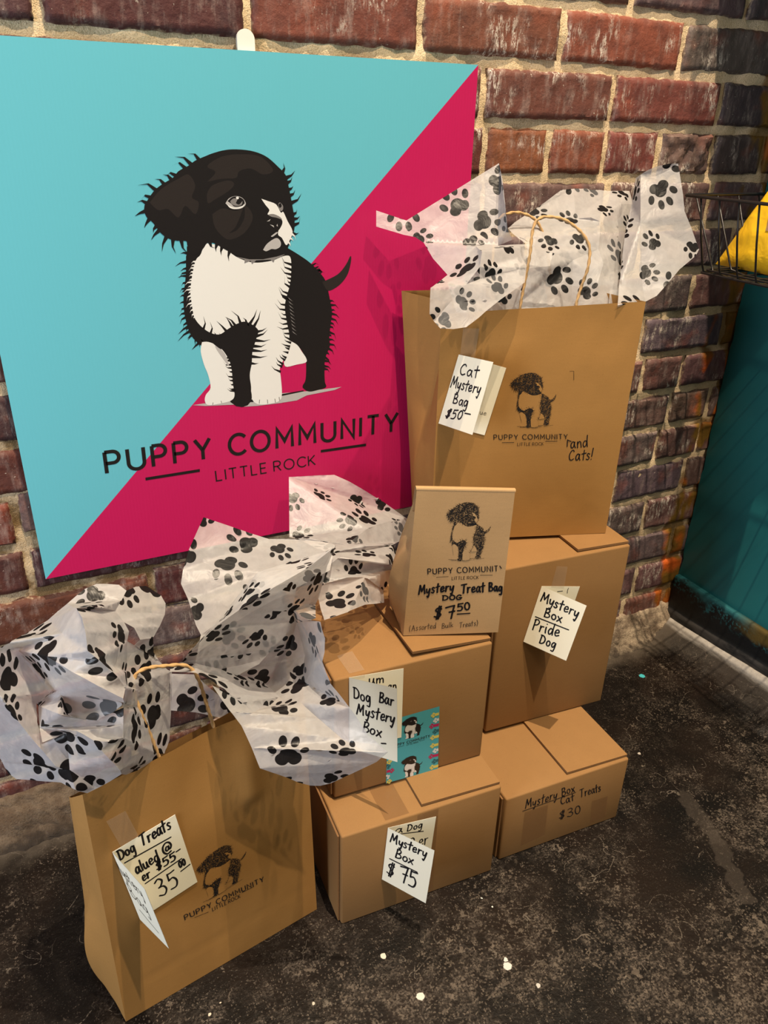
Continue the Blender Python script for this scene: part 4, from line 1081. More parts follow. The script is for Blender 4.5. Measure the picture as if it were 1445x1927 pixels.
# ------------------------------------------------------------------ writing straight on the board and paper
mb = MB(); fu = lambda x, y: bE.front.uv(*z6(x, y))
for a in (('Mystery', (944, 524), (1084, 478), (948, 486)), ('Box', (1108, 468), (1164, 448), (1106, 434)), ('Cat', (1102, 506), (1162, 488), (1100, 474)), ('Treats', (1188, 474), (1280, 446), (1186, 440)), ('$30', (1094, 572), (1190, 544), (1094, 536))):
    write(mb, fu, *a, .0014, .0003, bE.front)
rule(mb, fu, (932, 536), (1168, 452), .0013, .0003, bE.front)
mb.build('handwriting', M['ink'], bE.t)
mb = MB(); fu = lambda x, y: treat_face.uv(*z7(x, y))
for a in (('Mystery', (344, 1208), (674, 1174), (350, 1124), .0019), ('Treat', (752, 1196), (966, 1182), (752, 1110), .0019), ('Bag', (1016, 1174), (1138, 1178), (1014, 1094), .0019), ('DOG', (574, 1264), (752, 1257), (574, 1218), .0017), ('$', (490, 1436), (574, 1428), (494, 1334), .0020), ('7', (606, 1440), (690, 1430), (602, 1326), .0022), ('50', (714, 1364), (828, 1354), (712, 1296), .0018)):
    write(mb, fu, *a[:4], a[4], .0005, treat_face)
rule(mb, fu, (712, 1396), (830, 1388), .0018, .0005, treat_face)
mb.build('handwriting', M['ink'], treat)
mb = MB()
for a in (('(Assorted', (252, 1560), (506, 1530), (254, 1508)), ('Bulk', (566, 1532), (672, 1518), (566, 1484)), ('Treats)', (732, 1524), (908, 1504), (732, 1474))):
    write(mb, fu, *a, .0006, .0005, treat_face)
mb.build('pen_note', M['pen'], treat)
mb = MB(); fu = lambda x, y: cat_face.uv(*z1(x, y))
write(mb, fu, 'and', (984, 956), (1080, 942), (984, 896), .0013, .0005, cat_face)
write(mb, fu, 'Cats!', (972, 1022), (1106, 1014), (978, 966), .0013, .0005, cat_face)
ribbon(mb, cat_face, [fu(964, 944), fu(966, 908), fu(986, 916)], .0013, .0005)
mb.build('handwriting', M['ink'], cat_bag)
# small nick cut in the paper above
mb = MB()
ribbon(mb, cat_face, [fu(978, 525), fu(1001, 526), fu(1001, 575)], .0004, .0005)
mb.build('cut_nick', M['ink'], cat_bag)

# ------------------------------------------------------------------ turquoise puppy paper on the middle box
M['w_teal'] = flat('turquoise_gift_paper', (0.065, 0.330, 0.370), 0.55)
M['w_yel'] = flat('gift_paper_yellow', (0.62, 0.50, 0.10), 0.55)
M['w_wht'] = flat('gift_paper_white', (0.66, 0.62, 0.58), 0.55)
M['w_mag'] = flat('gift_paper_magenta', (0.42, 0.015, 0.085), 0.55)
M['w_drk'] = flat('gift_paper_dark_teal', (0.02, 0.105, 0.125), 0.55)
cf_ = bC.front; cu = lambda x, y: cf_.uv(*z5(x, y))
sq = [cu(531, 1146), cu(912, 1040), cu(924, 580), cu(545, 688)]
wrap = thing('gift_wrap_square', cf_.at(*[(sq[0][0]+sq[1][0])/2, 0][:1], sq[0][1], 0.0004) if False else cf_.at((sq[0][0]+sq[1][0])/2, min(sq[0][1], sq[1][1]), 0.0004),
     'square of turquoise paper with small puppies and bones stuck on the middle box', 'gift wrap')
mb = MB(); b0 = len(mb.v)
mb.v += [cf_.at(u, v, .0006) for u, v in sq]; mb.idx(range(b0, b0+4))
mb.build('paper', M['w_teal'], wrap)
mb = MB()
for anch in ([(644, 708), (804, 697), (716, 812)], [(641, 992), (798, 985), (711, 1094)]):
    f = affine(PANCH, [cu(*p) for p in anch]); draw_puppy(mb, cf_, f, dict(black=0, dark=0, grey=0, light=0, white=1), .0007, 5e-6, ('light', 'grey'))
    mb.build('puppy_print', [M['p_black'], M['w_wht']], wrap); mb = MB()
q = [cu(*p) for p in [(575, 884), (852, 806), (575, 866)]]; caps(mb, cf_, 'PUPPY COMMUNITY', *q, .17, .0008, 0)
q = [cu(*p) for p in [(682, 869), (768, 845), (682, 859)]]; caps(mb, cf_, 'LITTLE ROCK', *q, .14, .0008, 0)
for l in ([(600, 886), (664, 867)], [(776, 836), (816, 824)]): ribbon(mb, cf_, [cu(*p) for p in l], .0005, .0008, 0, False)
mb.build('lettering', M['p_black'], wrap)
mb = MB()
def bone(x, y, x2, y2, s, mi):
    """A dog bone with a paw at its end, running off the edge of the sheet."""
    a, b_ = V(cu(x, y)), V(cu(x2, y2)); d = (b_-a).normalized(); nn = V((-d.y, d.x))
    ribbon(mb, cf_, [tuple(a+d*s*.8), tuple(b_)], s*1.1, .0008, mi, False)
    for k, r in ((.62, 1.0), (-.62, 1.0)): ribbon(mb, cf_, [tuple(a+d*s*.5+nn*s*k)], s*.85*r, .00081, mi)
    ribbon(mb, cf_, [tuple(a+d*s*.1)], s*1.0, .00082, mi)
    for k in (-.5, 0, .5): ribbon(mb, cf_, [tuple(a+d*s*(.25-.25*(k == 0))+nn*s*k)], s*.22, .00086, 0)
    ribbon(mb, cf_, [tuple(a+d*s*.75)], s*.42, .00086, 0)
for x, y, mi in ((868, 648, 1), (884, 688, 2), (856, 728, 3), (880, 768, 4), (862, 812, 1), (862, 872, 1), (880, 910, 2), (850, 950, 3), (874, 988, 4), (858, 1030, 1)):
    bone(x, y, 919 if y < 830 else 915, y-14, .0042, mi)
mb.build('bone_print', [M['w_teal'], M['w_yel'], M['w_wht'], M['w_mag'], M['w_drk']], wrap)
mb = MB()
for x, y, mi in ((566, 985, 1), (556, 1018, 4), (584, 1050, 3), (552, 1092, 2), (566, 1128, 1)): bone(x, y, 536, y+9, .0040, mi)
mb.build('bone_print', [M['w_teal'], M['w_yel'], M['w_wht'], M['w_mag'], M['w_drk']], wrap)
# ------------------------------------------------------------------ paw-print tissue
def tissue_mat():
    m, nt, out = new_mat('paw_print_tissue'); n = N(nt)
    uv = n.node('ShaderNodeUVMap', uv_map='sheet').outputs[0]
    def ell(p, cx, cy, rx, ry, ang=0):
        q = n.vmath('SUBTRACT', p, (cx, cy, 0))
        if ang:
            r = n.node('ShaderNodeVectorRotate', rotation_type='Z_AXIS'); n.put(r.inputs['Vector'], q); r.inputs['Angle'].default_value = math.radians(ang); q = r.outputs[0]
        q = n.vmath('MULTIPLY', q, (1/rx, 1/ry, 0)); return n.math('SUBTRACT', n.vmath('LENGTH', q, out=1), 1.0)
    cell = 0.0535
    vo = n.node('ShaderNodeTexVoronoi', voronoi_dimensions='2D', feature='F1')
    n.put(vo.inputs['Vector'], uv); vo.inputs['Scale'].default_value = 1/cell; vo.inputs['Randomness'].default_value = 0.42
    d = n.vmath('SUBTRACT', uv, vo.outputs['Position'])
    cr = n.sep(vo.outputs['Color'])
    r = n.node('ShaderNodeVectorRotate', rotation_type='Z_AXIS'); n.put(r.inputs['Vector'], d)
    n.put(r.inputs['Angle'], n.math('MULTIPLY', cr[0], 6.2832))
    size = n.math('ADD', 0.0150, n.math('MULTIPLY', n.math('GREATER_THAN', cr[1], 0.62), 0.0055))
    sc = n.node('ShaderNodeVectorMath', operation='SCALE'); n.put(sc.inputs[0], r.outputs[0]); n.put(sc.inputs['Scale'], n.math('DIVIDE', 1.0, size))
    p = sc.outputs[0]
    pad = n.math('SMOOTH_MIN', ell(p, 0, -.22, .42, .40), n.math('SMOOTH_MIN', ell(p, -.33, -.50, .34, .29, 30), ell(p, .33, -.50, .34, .29, -30), .35), .35)
    toes = [ell(p, -.80, .08, .20, .29, -30), ell(p, -.31, .62, .21, .31, -10), ell(p, .31, .62, .21, .31, 10), ell(p, .80, .08, .20, .29, 30)]
    f = pad
    for t in toes: f = n.math('MINIMUM', f, t)
    ink = n.ramp(f, 0.06, -0.02)
    at = n.node('ShaderNodeAttribute', attribute_name='layer').outputs['Fac']   # printed face up, or its paler back
    inkcol = n.mix(at, (0.012, 0.010, 0.010), (0.10, 0.10, 0.105))
    c = n.coord()
    paper = n.mix(n.ramp(n.noise(c, 90, 4, .6), .3, .7), (0.60, 0.585, 0.59), (0.68, 0.665, 0.665))
    col = n.mix(ink, paper, inkcol)
    cr_ = n.noise(n.scale(c, (1, 1, 1)), 46, 3, .6, dist=0.8)
    vr = n.node('ShaderNodeTexVoronoi', feature='DISTANCE_TO_EDGE'); n.put(vr.inputs['Vector'], n.vmath('ADD', c, n.vmath('MULTIPLY', n.noise(c, 20, 2, out='Color'), (.03, .03, .03)))); vr.inputs['Scale'].default_value = 26
    nm = n.bump(vr.outputs['Distance'], 0.22, 0.006, n.bump(cr_, 0.22, 0.006))
    di = n.node('ShaderNodeBsdfDiffuse'); n.put(di.inputs[0], col); n.put(di.inputs['Normal'], nm)
    tr = n.node('ShaderNodeBsdfTranslucent'); n.put(tr.inputs[0], col); n.put(tr.inputs['Normal'], nm)
    gl = n.node('ShaderNodeBsdfGlossy'); gl.inputs[0].default_value = (1, 1, 1, 1); gl.inputs[1].default_value = 0.38; n.put(gl.inputs['Normal'], nm)
    tp = n.node('ShaderNodeBsdfTransparent')
    def mixs(fac, a, b):
        x = n.node('ShaderNodeMixShader'); n.put(x.inputs[0], fac); nt.links.new(a.outputs[0], x.inputs[1]); nt.links.new(b.outputs[0], x.inputs[2]); return x
    s = mixs(0.30, di, tr); s = mixs(0.03, s, gl)
    s = mixs(n.math('MULTIPLY', n.math('SUBTRACT', 1.0, ink), 0.36), s, tp)
    nt.links.new(s.outputs[0], out.inputs[0]); return m
M['tissue'] = tissue_mat()

def tissue(label, group, zz, facets, seed, seg=0.0045, crumple=0.0022, uvrot=0.0, uvoff=(0, 0), deep=1.4, shift=0.0):
    """facets: polygons of (x, y, depth) corners; the sheet is unfolded facet by facet so the print runs across the creases."""
    rnd = random.Random(seed)
    key = {}; Vs = []
    ym = sum(p[2] for F in facets for p in (F[1] if isinstance(F, tuple) else F))/sum(len(F[1] if isinstance(F, tuple) else F) for F in facets)
    def vid(p):
        k = (round(p[0]), round(p[1]), round(p[2]*1000))
        if k not in key: key[k] = len(Vs); Vs.append(at_y(*zz(p[0], p[1]), min(-0.022, ym+(p[2]-ym)*deep+shift)))
        return key[k]
    tris = []; tlayer = []; crease = set()
    for fi, F in enumerate(facets):
        layer = 0
        if isinstance(F, tuple): layer, F = F
        ids = [vid(p) for p in F]
        P2 = [zz(p[0], p[1]) for p in F]
        for t in tessellate_polygon([[V((*p, 0)) for p in P2]]):
            tris.append([ids[i] for i in t]); tlayer.append((layer, fi))
        for i in range(len(ids)): crease.add(frozenset((ids[i], ids[(i+1) % len(ids)])))
    # unfold: each triangle is laid flat against an already placed neighbour
    uv = [None]*len(tris); edge = {}
    for i, t in enumerate(tris):
        for a in range(3): edge.setdefault(frozenset((t[a], t[(a+1) % 3])), []).append(i)
    def lay(i, known):
        t = tris[i]
        ids = [x for x in t if x in known]
        if len(ids) >= 2:
            a, b_ = ids[:2]; c = [x for x in t if x not in (a, b_)][0]
            A, B, C = Vs[a], Vs[b_], Vs[c]; e = B-A; L = e.length
            s = (C-A).dot(e)/L; h = math.sqrt(max(0, (C-A).length_squared-s*s))
            ua, ub = known[a], known[b_]; d = (ub-ua).normalized(); nn = V((-d.y, d.x))
            sgn = known['side']
            return {a: ua, b_: ub, c: ua+d*s+nn*h*sgn}
    areas = [((Vs[t[1]]-Vs[t[0]]).cross(Vs[t[2]]-Vs[t[0]])).length for t in tris]
    order = sorted(range(len(tris)), key=lambda i: -areas[i])
    off = 0
    for root in order:
        if uv[root] is not None: continue
        a, b_, c = tris[root]; A, B, C = Vs[a], Vs[b_], Vs[c]
        L = (B-A).length; e = (B-A)/max(L, 1e-9); s = (C-A).dot(e); h = (C-A-e*s).length
        th = rnd.uniform(0, 6.28) if off else uvrot; o = V((uvoff[0]+off*.37, uvoff[1]+off*.21)); off += 1
        # keep the outline's own handedness
        pa, pb, pc = [V(((q-CAM).dot(RT)/(q-CAM).dot(FW), (q-CAM).dot(UP)/(q-CAM).dot(FW))) for q in (A, B, C)]
        sg = 1 if (pb-pa).cross(pc-pa) > 0 else -1
        R = Matrix.Rotation(th, 2)
        uv[root] = {a: R@V((0, 0))+o, b_: R@V((L, 0))+o, c: R@V((s, sg*h))+o}
        stack = [root]
        while stack:
            stack.sort(key=lambda i: areas[i]); i = stack.pop()
            t = tris[i]
            for k in range(3):
                x, y, z = t[k], t[(k+1) % 3], t[(k+2) % 3]
                for j in edge[frozenset((x, y))]:
                    if uv[j] is None:
                        ux, uy, uz = uv[i][x], uv[i][y], uv[i][z]
                        d = uy-ux; nn = V((-d.y, d.x)); side = -1 if nn.dot(uz-ux) > 0 else 1
                        w = [q for q in tris[j] if q not in (x, y)][0]
                        e = Vs[y]-Vs[x]; L = e.length
                        if L < 1e-7: continue
                        s = (Vs[w]-Vs[x]).dot(e)/L; h = math.sqrt(max(0, (Vs[w]-Vs[x]).length_squared-s*s))
                        dn = d.normalized()
                        uv[j] = {x: ux, y: uy, w: ux+dn*s+V((-dn.y, dn.x))*h*side}; stack.append(j)
    bm = bmesh.new(); ul = bm.loops.layers.uv.new('sheet'); lay_l = bm.faces.layers.int.new('lay'); fac_l = bm.faces.layers.int.new('fac')
    bv = [bm.verts.new(p) for p in Vs]; fl = []
    for t, u, l in zip(tris, uv, tlayer):
        try: f = bm.faces.new([bv[i] for i in t])
        except ValueError: continue
        for lp, i in zip(f.loops, t): lp[ul].uv = u[i]
        f.material_index = 0; fl.append((f, l))
    for f, l in fl: f[lay_l] = l[0]; f[fac_l] = l[1]
    for e in bm.edges:             # folds between facets stay crisp
        if len(e.link_faces) == 2 and e.link_faces[0][fac_l] != e.link_faces[1][fac_l]: e.smooth = False
    # split long edges until the mesh is fine enough to wrinkle
    for it in range(7):
        es = [e for e in bm.edges if e.calc_length() > seg*1.6]
        if not es: break
        bmesh.ops.subdivide_edges(bm, edges=es, cuts=1, use_grid_fill=False)
        bmesh.ops.triangulate(bm, faces=[f for f in bm.faces if len(f.verts) > 3])
    bm.verts.ensure_lookup_table()
    inner = [v for v in bm.verts if not v.is_boundary]
    bm.normal_update()
    ds = {}
    for v in bm.verts:
        p = v.co; q = V((seed*3.1, seed*1.7, seed*0.3))
        d = crumple*(1.3*noise.noise(p*16+q)+0.55*abs(noise.noise(p*38+q))+0.25*noise.noise(p*95+q))
        # a few straight pinched creases
        d += crumple*0.8*(abs(noise.noise(p*24+q*2))-0.25)
        ds[v] = v.normal*d*(0.55 if v.is_boundary else 1.0)
    for v, d in ds.items(): v.co += d
    base = V((sum(v.co.x for v in bm.verts)/len(bm.verts), sum(v.co.y for v in bm.verts)/len(bm.verts), min(v.co.z for v in bm.verts)))
    lay_v = [f[lay_l] for f in bm.faces]
    for v in bm.verts: v.co -= base
    me = bpy.data.meshes.new('tissue_paper'); bm.to_mesh(me); bm.free()
    at = me.attributes.new('layer', 'FLOAT', 'FACE'); at.data.foreach_set('value', [float(x) for x in lay_v])
    me.materials.append(M['tissue']); me.polygons.foreach_set('use_smooth', [True]*len(me.polygons))
    o = link('tissue_paper', me); o.location = base
    return tag(o, label, 'tissue paper', group)

G = 'paw print tissue sheets'
zc = zoom(680, 280, 2.223)
# cat bag: sheet flung out to the left, rolled over the front edge
y1, y2, y3, y4 = -.075, -.10, -.125, -.150
A4 = (575, 60, -.085); A9 = (572, 405, -.115)
tissue('tissue sheet flaring left out of the big cat bag, against the sign', G, zc, [
    [(188, 300, -.07), A4, A9, (480, 410, -.125), (360, 527, -.125), (300, 460, -.10), (262, 395, -.085), (225, 370, -.078)],
    [(62, 258, -.06), (188, 300, -.07), (225, 370, -.078), (175, 360, -.075), (62, 325, -.065)],
    (1, [A4, (590, 130, -.10), (603, 240, -.12), (612, 335, -.125), (630, 380, -.12), A9]),
    [(480, 410, -.125), (505, 432, -.150), (495, 495, -.160), (440, 565, -.168), (375, 640, -.175), (303, 722, -.180), (285, 690, -.180), (290, 580, -.172), (360, 527, -.125)],
    [A9, (700, 398, -.125), (700, 450, -.135), (690, 497, -.150), (600, 515, -.155), (495, 545, -.160), (495, 495, -.160), (505, 432, -.150), (480, 410, -.125)],
    (1, [(440, 565, -.168), (495, 545, -.160), (600, 515, -.155), (690, 497, -.150), (682, 560, -.160), (640, 590, -.165), (580, 632, -.172), (520, 680, -.180), (490, 707, -.185), (440, 745, -.187), (385, 754, -.187), (330, 752, -.186), (303, 722, -.180), (375, 640, -.175)]),
    [(360, 560, -.10), (480, 500, -.10), (700, 440, -.10), (720, 690, -.125), (560, 700, -.125), (400, 690, -.125)],
    ], 1, crumple=.0014, uvrot=.4)
# cat bag: crumple behind the handle
C1 = (900, 290, -.10); C2 = (740, 400, -.12); C3 = (1010, 480, -.15); C4 = (880, 470, -.14); C5 = (1085, 232, -.09)
tissue('crumpled tissue in the middle of the big cat bag, behind the cord handle', G, zc, [
    [(612, 335, -.085), (640, 310, -.08), (700, 270, -.075), (770, 222, -.07), (835, 172, -.065), (885, 168, -.065), C1, C2, (640, 362, -.10)],
    (1, [(885, 168, -.065), (970, 172, -.06), (1050, 178, -.06), (960, 240, -.085), C1]),
    [C1, (960, 240, -.085), (1050, 178, -.06), C5, (1082, 400, -.12), (1040, 330, -.115), (1000, 305, -.115), (960, 288, -.11)],
    [(1050, 178, -.06), (1120, 178, -.055), (1133, 232, -.075), C5],
    [C2, C1, (960, 288, -.11), (1000, 305, -.115), (990, 420, -.135), C4, (800, 435, -.135)],
    [(640, 362, -.10), C2, (800, 435, -.135), (790, 490, -.145), (700, 500, -.14), (692, 400, -.12)],
    [(700, 500, -.14), (790, 490, -.145), (800, 435, -.135), C4, (880, 710, -.165), (780, 705, -.16), (690, 695, -.15), (640, 660, -.145)],
    [C4, (990, 420, -.135), C3, (990, 560, -.165), (940, 720, -.178), (880, 710, -.165)],
    [C3, (1080, 515, -.15), (1072, 570, -.165), (1040, 715, -.188), (985, 725, -.188), (940, 720, -.178), (990, 560, -.165)],
    (1, [(1000, 305, -.115), (1040, 330, -.115), (1082, 400, -.12), (1080, 515, -.15), C3, (990, 420, -.135)]),
    [(1082, 400, -.12), C5, (1133, 232, -.075), (1108, 380, -.11), (1090, 490, -.14), (1080, 515, -.15)],
    [(700, 590, -.11), (720, 480, -.10), (860, 380, -.08), (1040, 400, -.08), (1110, 560, -.10), (1060, 690, -.13), (780, 690, -.11)],
    ], 2, deep=1.1, shift=.022, crumple=.0026, uvrot=1.2, uvoff=(.3, .1))
# cat bag: tall sheet on the right
T1 = (1168, 108, -.125); T2 = (1166, 310, -.145); T3 = (1178, 590, -.175)
tissue('tall smooth tissue sheet standing up at the right of the big cat bag', G, zc, [
    [(1146, 122, -.105), T1, T2, T3, (1105, 648, -.190), (1072, 655, -.19), (1078, 570, -.168), (1090, 470, -.15), (1102, 360, -.135), (1128, 240, -.115)],
    [T1, (1200, 88, -.130), (1240, 72, -.135), (1285, 63, -.138), (1325, 62, -.140), (1345, 190, -.150), (1352, 262, -.155), (1380, 330, -.160), (1412, 422, -.168), (1398, 448, -.172), (1330, 505, -.178), (1280, 565, -.182), (1235, 615, -.186), (1190, 638, -.188), T3, T2],
    [(1040, 590, -.16), (1165, 590, -.155), (1165, 720, -.165), (1030, 720, -.17)],
    [T3, (1190, 638, -.188), (1150, 690, -.185), (1072, 690, -.18), (1072, 655, -.19), (1105, 648, -.190)],
    ], 3, crumple=.0011, uvrot=2.2, uvoff=(.7, .3))

# dog treats bag: the big crumple on the left
zd = zoom(0, 1080, 3.803)
b1 = (550, 250, -.335); b2 = (335, 590, -.365); b3 = (900, 812, -.41); b4 = (350, 850, -.29); b5 = (265, 925, -.31); b6 = (540, 1545, -.395)
b7 = (910, 480, -.315); b8 = (905, 700, -.325); b9 = (830, 265, -.285); b10 = (690, 72, -.235); b11 = (475, 1140, -.375); b12 = (500, 1400, -.385)
tissue('big crumpled tissue billowing from the left end of the dog treats bag', G, zd, [
    [(-70, 560, -.34), (0, 525, -.325), (70, 492, -.305), (110, 545, -.29), (190, 645, -.285), b4, b5, (270, 1060, -.33), (305, 1195, -.345), b11, (490, 1290, -.378), b12, (400, 1380, -.385), (270, 1230, -.37), (150, 1080, -.365), (0, 885, -.36), (-70, 800, -.355)],
    [(-70, 800, -.355), (0, 885, -.36), (150, 1080, -.365), (270, 1230, -.37), (400, 1380, -.385), b12, b6, (440, 1490, -.37), (290, 1480, -.345), (120, 1468, -.315), (60, 1425, -.305), (15, 1340, -.30), (-70, 1200, -.30)],
    [(70, 492, -.305), (180, 432, -.258), (345, 330, -.252), (480, 213, -.248), b1, (450, 430, -.345), b2, (400, 832, -.34), b4, (190, 645, -.285), (110, 545, -.29)],
    [(480, 213, -.248), (600, 112, -.24), b10, (770, 74, -.235), (850, 78, -.24), (905, 120, -.25), (870, 190, -.265), b9, (730, 243, -.325), (640, 232, -.335), b1],
    [(905, 120, -.25), (970, 92, -.235), (1040, 86, -.225), (1085, 112, -.225), (1150, 152, -.23), (1184, 212, -.24), (1180, 290, -.25), (1145, 372, -.265), (1097, 460, -.28), (1000, 470, -.31), (960, 385, -.305), (890, 345, -.30), b9, (870, 190, -.265)],
    [b1, (585, 310, -.37), (612, 420, -.395), (628, 552, -.41), (700, 610, -.415), (850, 742, -.415), b3, (882, 892, -.43), (700, 800, -.425), (520, 700, -.405), b2, (450, 430, -.345)],
    [b1, (640, 232, -.335), (730, 243, -.325), b9, (890, 345, -.30), (925, 410, -.305), b7, b8, (915, 800, -.345), b3, (850, 742, -.415), (700, 610, -.415), (628, 552, -.41), (612, 420, -.395), (585, 310, -.37)],
    [b7, (960, 510, -.31), (1000, 470, -.31), (1097, 460, -.28), (1102, 560, -.275), (1150, 630, -.27), (1195, 682, -.265), (1232, 700, -.262), (1228, 900, -.275), (1212, 1190, -.30), (1178, 1285, -.315), (1140, 1290, -.325), (1112, 1230, -.325), (1080, 1080, -.325), (1040, 1010, -.325), (990, 950, -.33), (985, 830, -.33), (915, 800, -.345), b8],
    (1, [b2, (520, 700, -.405), (700, 800, -.425), (882, 892, -.43), (886, 930, -.415), (800, 1000, -.40), (690, 1052, -.395), (500, 1012, -.37), (440, 870, -.36), (390, 760, -.36)]),
    [b2, (390, 760, -.36), (440, 870, -.36), (420, 832, -.345), (400, 832, -.34)],
    [b4, (400, 832, -.34), (420, 832, -.345), (340, 870, -.335), b5],
    [b5, (340, 870, -.335), (420, 832, -.345), (440, 870, -.36), (500, 1012, -.37), (425, 1003, -.405), (300, 955, -.35)],
    [b5, (300, 955, -.35), (425, 1003, -.405), (500, 1012, -.37), (690, 1052, -.395), (800, 1000, -.40), (886, 960, -.40), (884, 1080, -.41), (880, 1172, -.415), (780, 1200, -.425), (660, 1190, -.42), (540, 1122, -.41), b11, (305, 1200, -.40), (282, 1100, -.36)],
    [b11, (540, 1122, -.41), (660, 1190, -.42), (720, 1260, -.425), (790, 1330, -.422), (860, 1405, -.412), (870, 1435, -.40), (780, 1492, -.392), (690, 1540, -.392), (625, 1572, -.39), (560, 1555, -.392), b6, b12, (490, 1290, -.378)],
    [(660, 1190, -.42), (780, 1200, -.425), (880, 1172, -.415), (878, 1390, -.408), (860, 1405, -.412), (790, 1330, -.422), (720, 1260, -.425)],
    [(886, 930, -.415), b3, (915, 800, -.345), (985, 830, -.33), (990, 950, -.33), (1040, 1010, -.325), (1080, 1080, -.325), (1112, 1230, -.325), (1140, 1290, -.325), (1130, 1340, -.325), (1000, 1400, -.345), (900, 1440, -.375), (870, 1435, -.40), (860, 1405, -.412), (878, 1390, -.408), (880, 1172, -.415), (884, 1080, -.41), (886, 960, -.40)],
    ], 4, deep=.72, crumple=.0015, uvrot=.9, uvoff=(.12, .5))
# dog treats bag: back sheet with its corner up
ze = zoom(320, 880, 3.109)
tissue('flat tissue sheet with a raised corner behind the right end of the dog treats bag', G, ze, [
    [(196, 290, -.175), (330, 335, -.175), (470, 382, -.178), (580, 417, -.185), (545, 610, -.225), (400, 800, -.25), (250, 930, -.255), (180, 978, -.255), (150, 920, -.245), (105, 770, -.225), (64, 680, -.215), (75, 600, -.205), (110, 480, -.195)],
    [(580, 417, -.185), (740, 416, -.19), (880, 430, -.195), (965, 452, -.205), (935, 600, -.235), (740, 700, -.25), (545, 610, -.225)],
    [(180, 978, -.255), (250, 930, -.255), (400, 800, -.25), (545, 610, -.225), (740, 700, -.25), (700, 950, -.27), (520, 1150, -.28), (330, 1250, -.285), (140, 1180, -.28)],
    ], 5, deep=1.2, crumple=.0011, uvrot=.3, uvoff=(.9, .2))
# dog treats bag: the sheet that falls over the front toward the middle box
q1 = (570, 1275, -.28); q2 = (740, 900, -.285); q3 = (790, 1255, -.325); q4 = (770, 1382, -.355); q5 = (580, 1392, -.335)
r1, r2, r3, r4, r5, r6 = (950, 475, -.30), (800, 590, -.325), (600, 705, -.335), (400, 835, -.335), (275, 925, -.33), (110, 1075, -.32)
u1, u2 = (792, 1100, -.30), (782, 1180, -.31)
tissue('tissue sheet spilling right out of the dog treats bag over the middle box', G, ze, [
    [(515, 612, -.275), (620, 575, -.272), (740, 540, -.27), (890, 500, -.28), r1, r2, r3, r4, r5, r6, (75, 1130, -.305), (150, 1040, -.285), (290, 880, -.275)],
    [r1, (940, 520, -.285), (920, 565, -.28), (870, 760, -.275), (850, 800, -.275), (722, 838, -.29), q2, (700, 1050, -.29), (640, 1150, -.285), q1, (540, 1250, -.285), (380, 1200, -.29), (150, 1142, -.305), (75, 1130, -.305), r6, r5, r4, r3, r2],
    (1, [(722, 838, -.29), (755, 810, -.30), (800, 796, -.30), (850, 800, -.275), (852, 880, -.33), (815, 893, -.34), (770, 870, -.33), (745, 845, -.31)]),
    (1, [(722, 838, -.29), (745, 845, -.31), (770, 870, -.33), (815, 893, -.34), (878, 903, -.345), (888, 950, -.35), (905, 1000, -.355), (905, 1080, -.36), (893, 1135, -.36), (940, 1262, -.375), (1050, 1405, -.40), (960, 1345, -.37), (870, 1295, -.35), q3, u2, u1, q2]),
    [(700, 1050, -.29), q2, u1, u2, q3, q4, (640, 1342, -.325), q1, (640, 1150, -.285)],
    [(75, 1130, -.305), (150, 1142, -.305), (380, 1200, -.29), (540, 1250, -.285), q1, (640, 1342, -.325), q5, (492, 1422, -.355), (430, 1375, -.352), (350, 1320, -.348), (240, 1240, -.34), (150, 1200, -.33), (0, 1195, -.31), (0, 1165, -.30)],
    [(492, 1422, -.355), q5, (640, 1342, -.325), q4, (870, 1470, -.375), (1010, 1590, -.40), (1130, 1655, -.42), (1275, 1665, -.43), (1210, 1720, -.42), (1065, 1792, -.41), (940, 1850, -.40), (880, 1864, -.395), (820, 1862, -.392), (750, 1845, -.392), (680, 1812, -.39), (600, 1785, -.39), (525, 1758, -.388), (478, 1640, -.38), (418, 1510, -.37), (350, 1420, -.362), (250, 1275, -.345), (350, 1320, -.348), (430, 1375, -.352)],
    [q4, q3, (870, 1295, -.35), (960, 1345, -.37), (1050, 1405, -.40), (1100, 1475, -.405), (1155, 1560, -.415), (1225, 1620, -.425), (1275, 1665, -.43), (1130, 1655, -.42), (1010, 1590, -.40), (870, 1470, -.375)],
    [(0, 1205, -.255), (150, 1210, -.26), (200, 1262, -.265), (300, 1345, -.275), (390, 1480, -.29), (300, 1465, -.285), (150, 1432, -.275), (0, 1420, -.265)],
    ], 6, deep=1.12, crumple=.0015, uvrot=1.9, uvoff=(.5, .8))
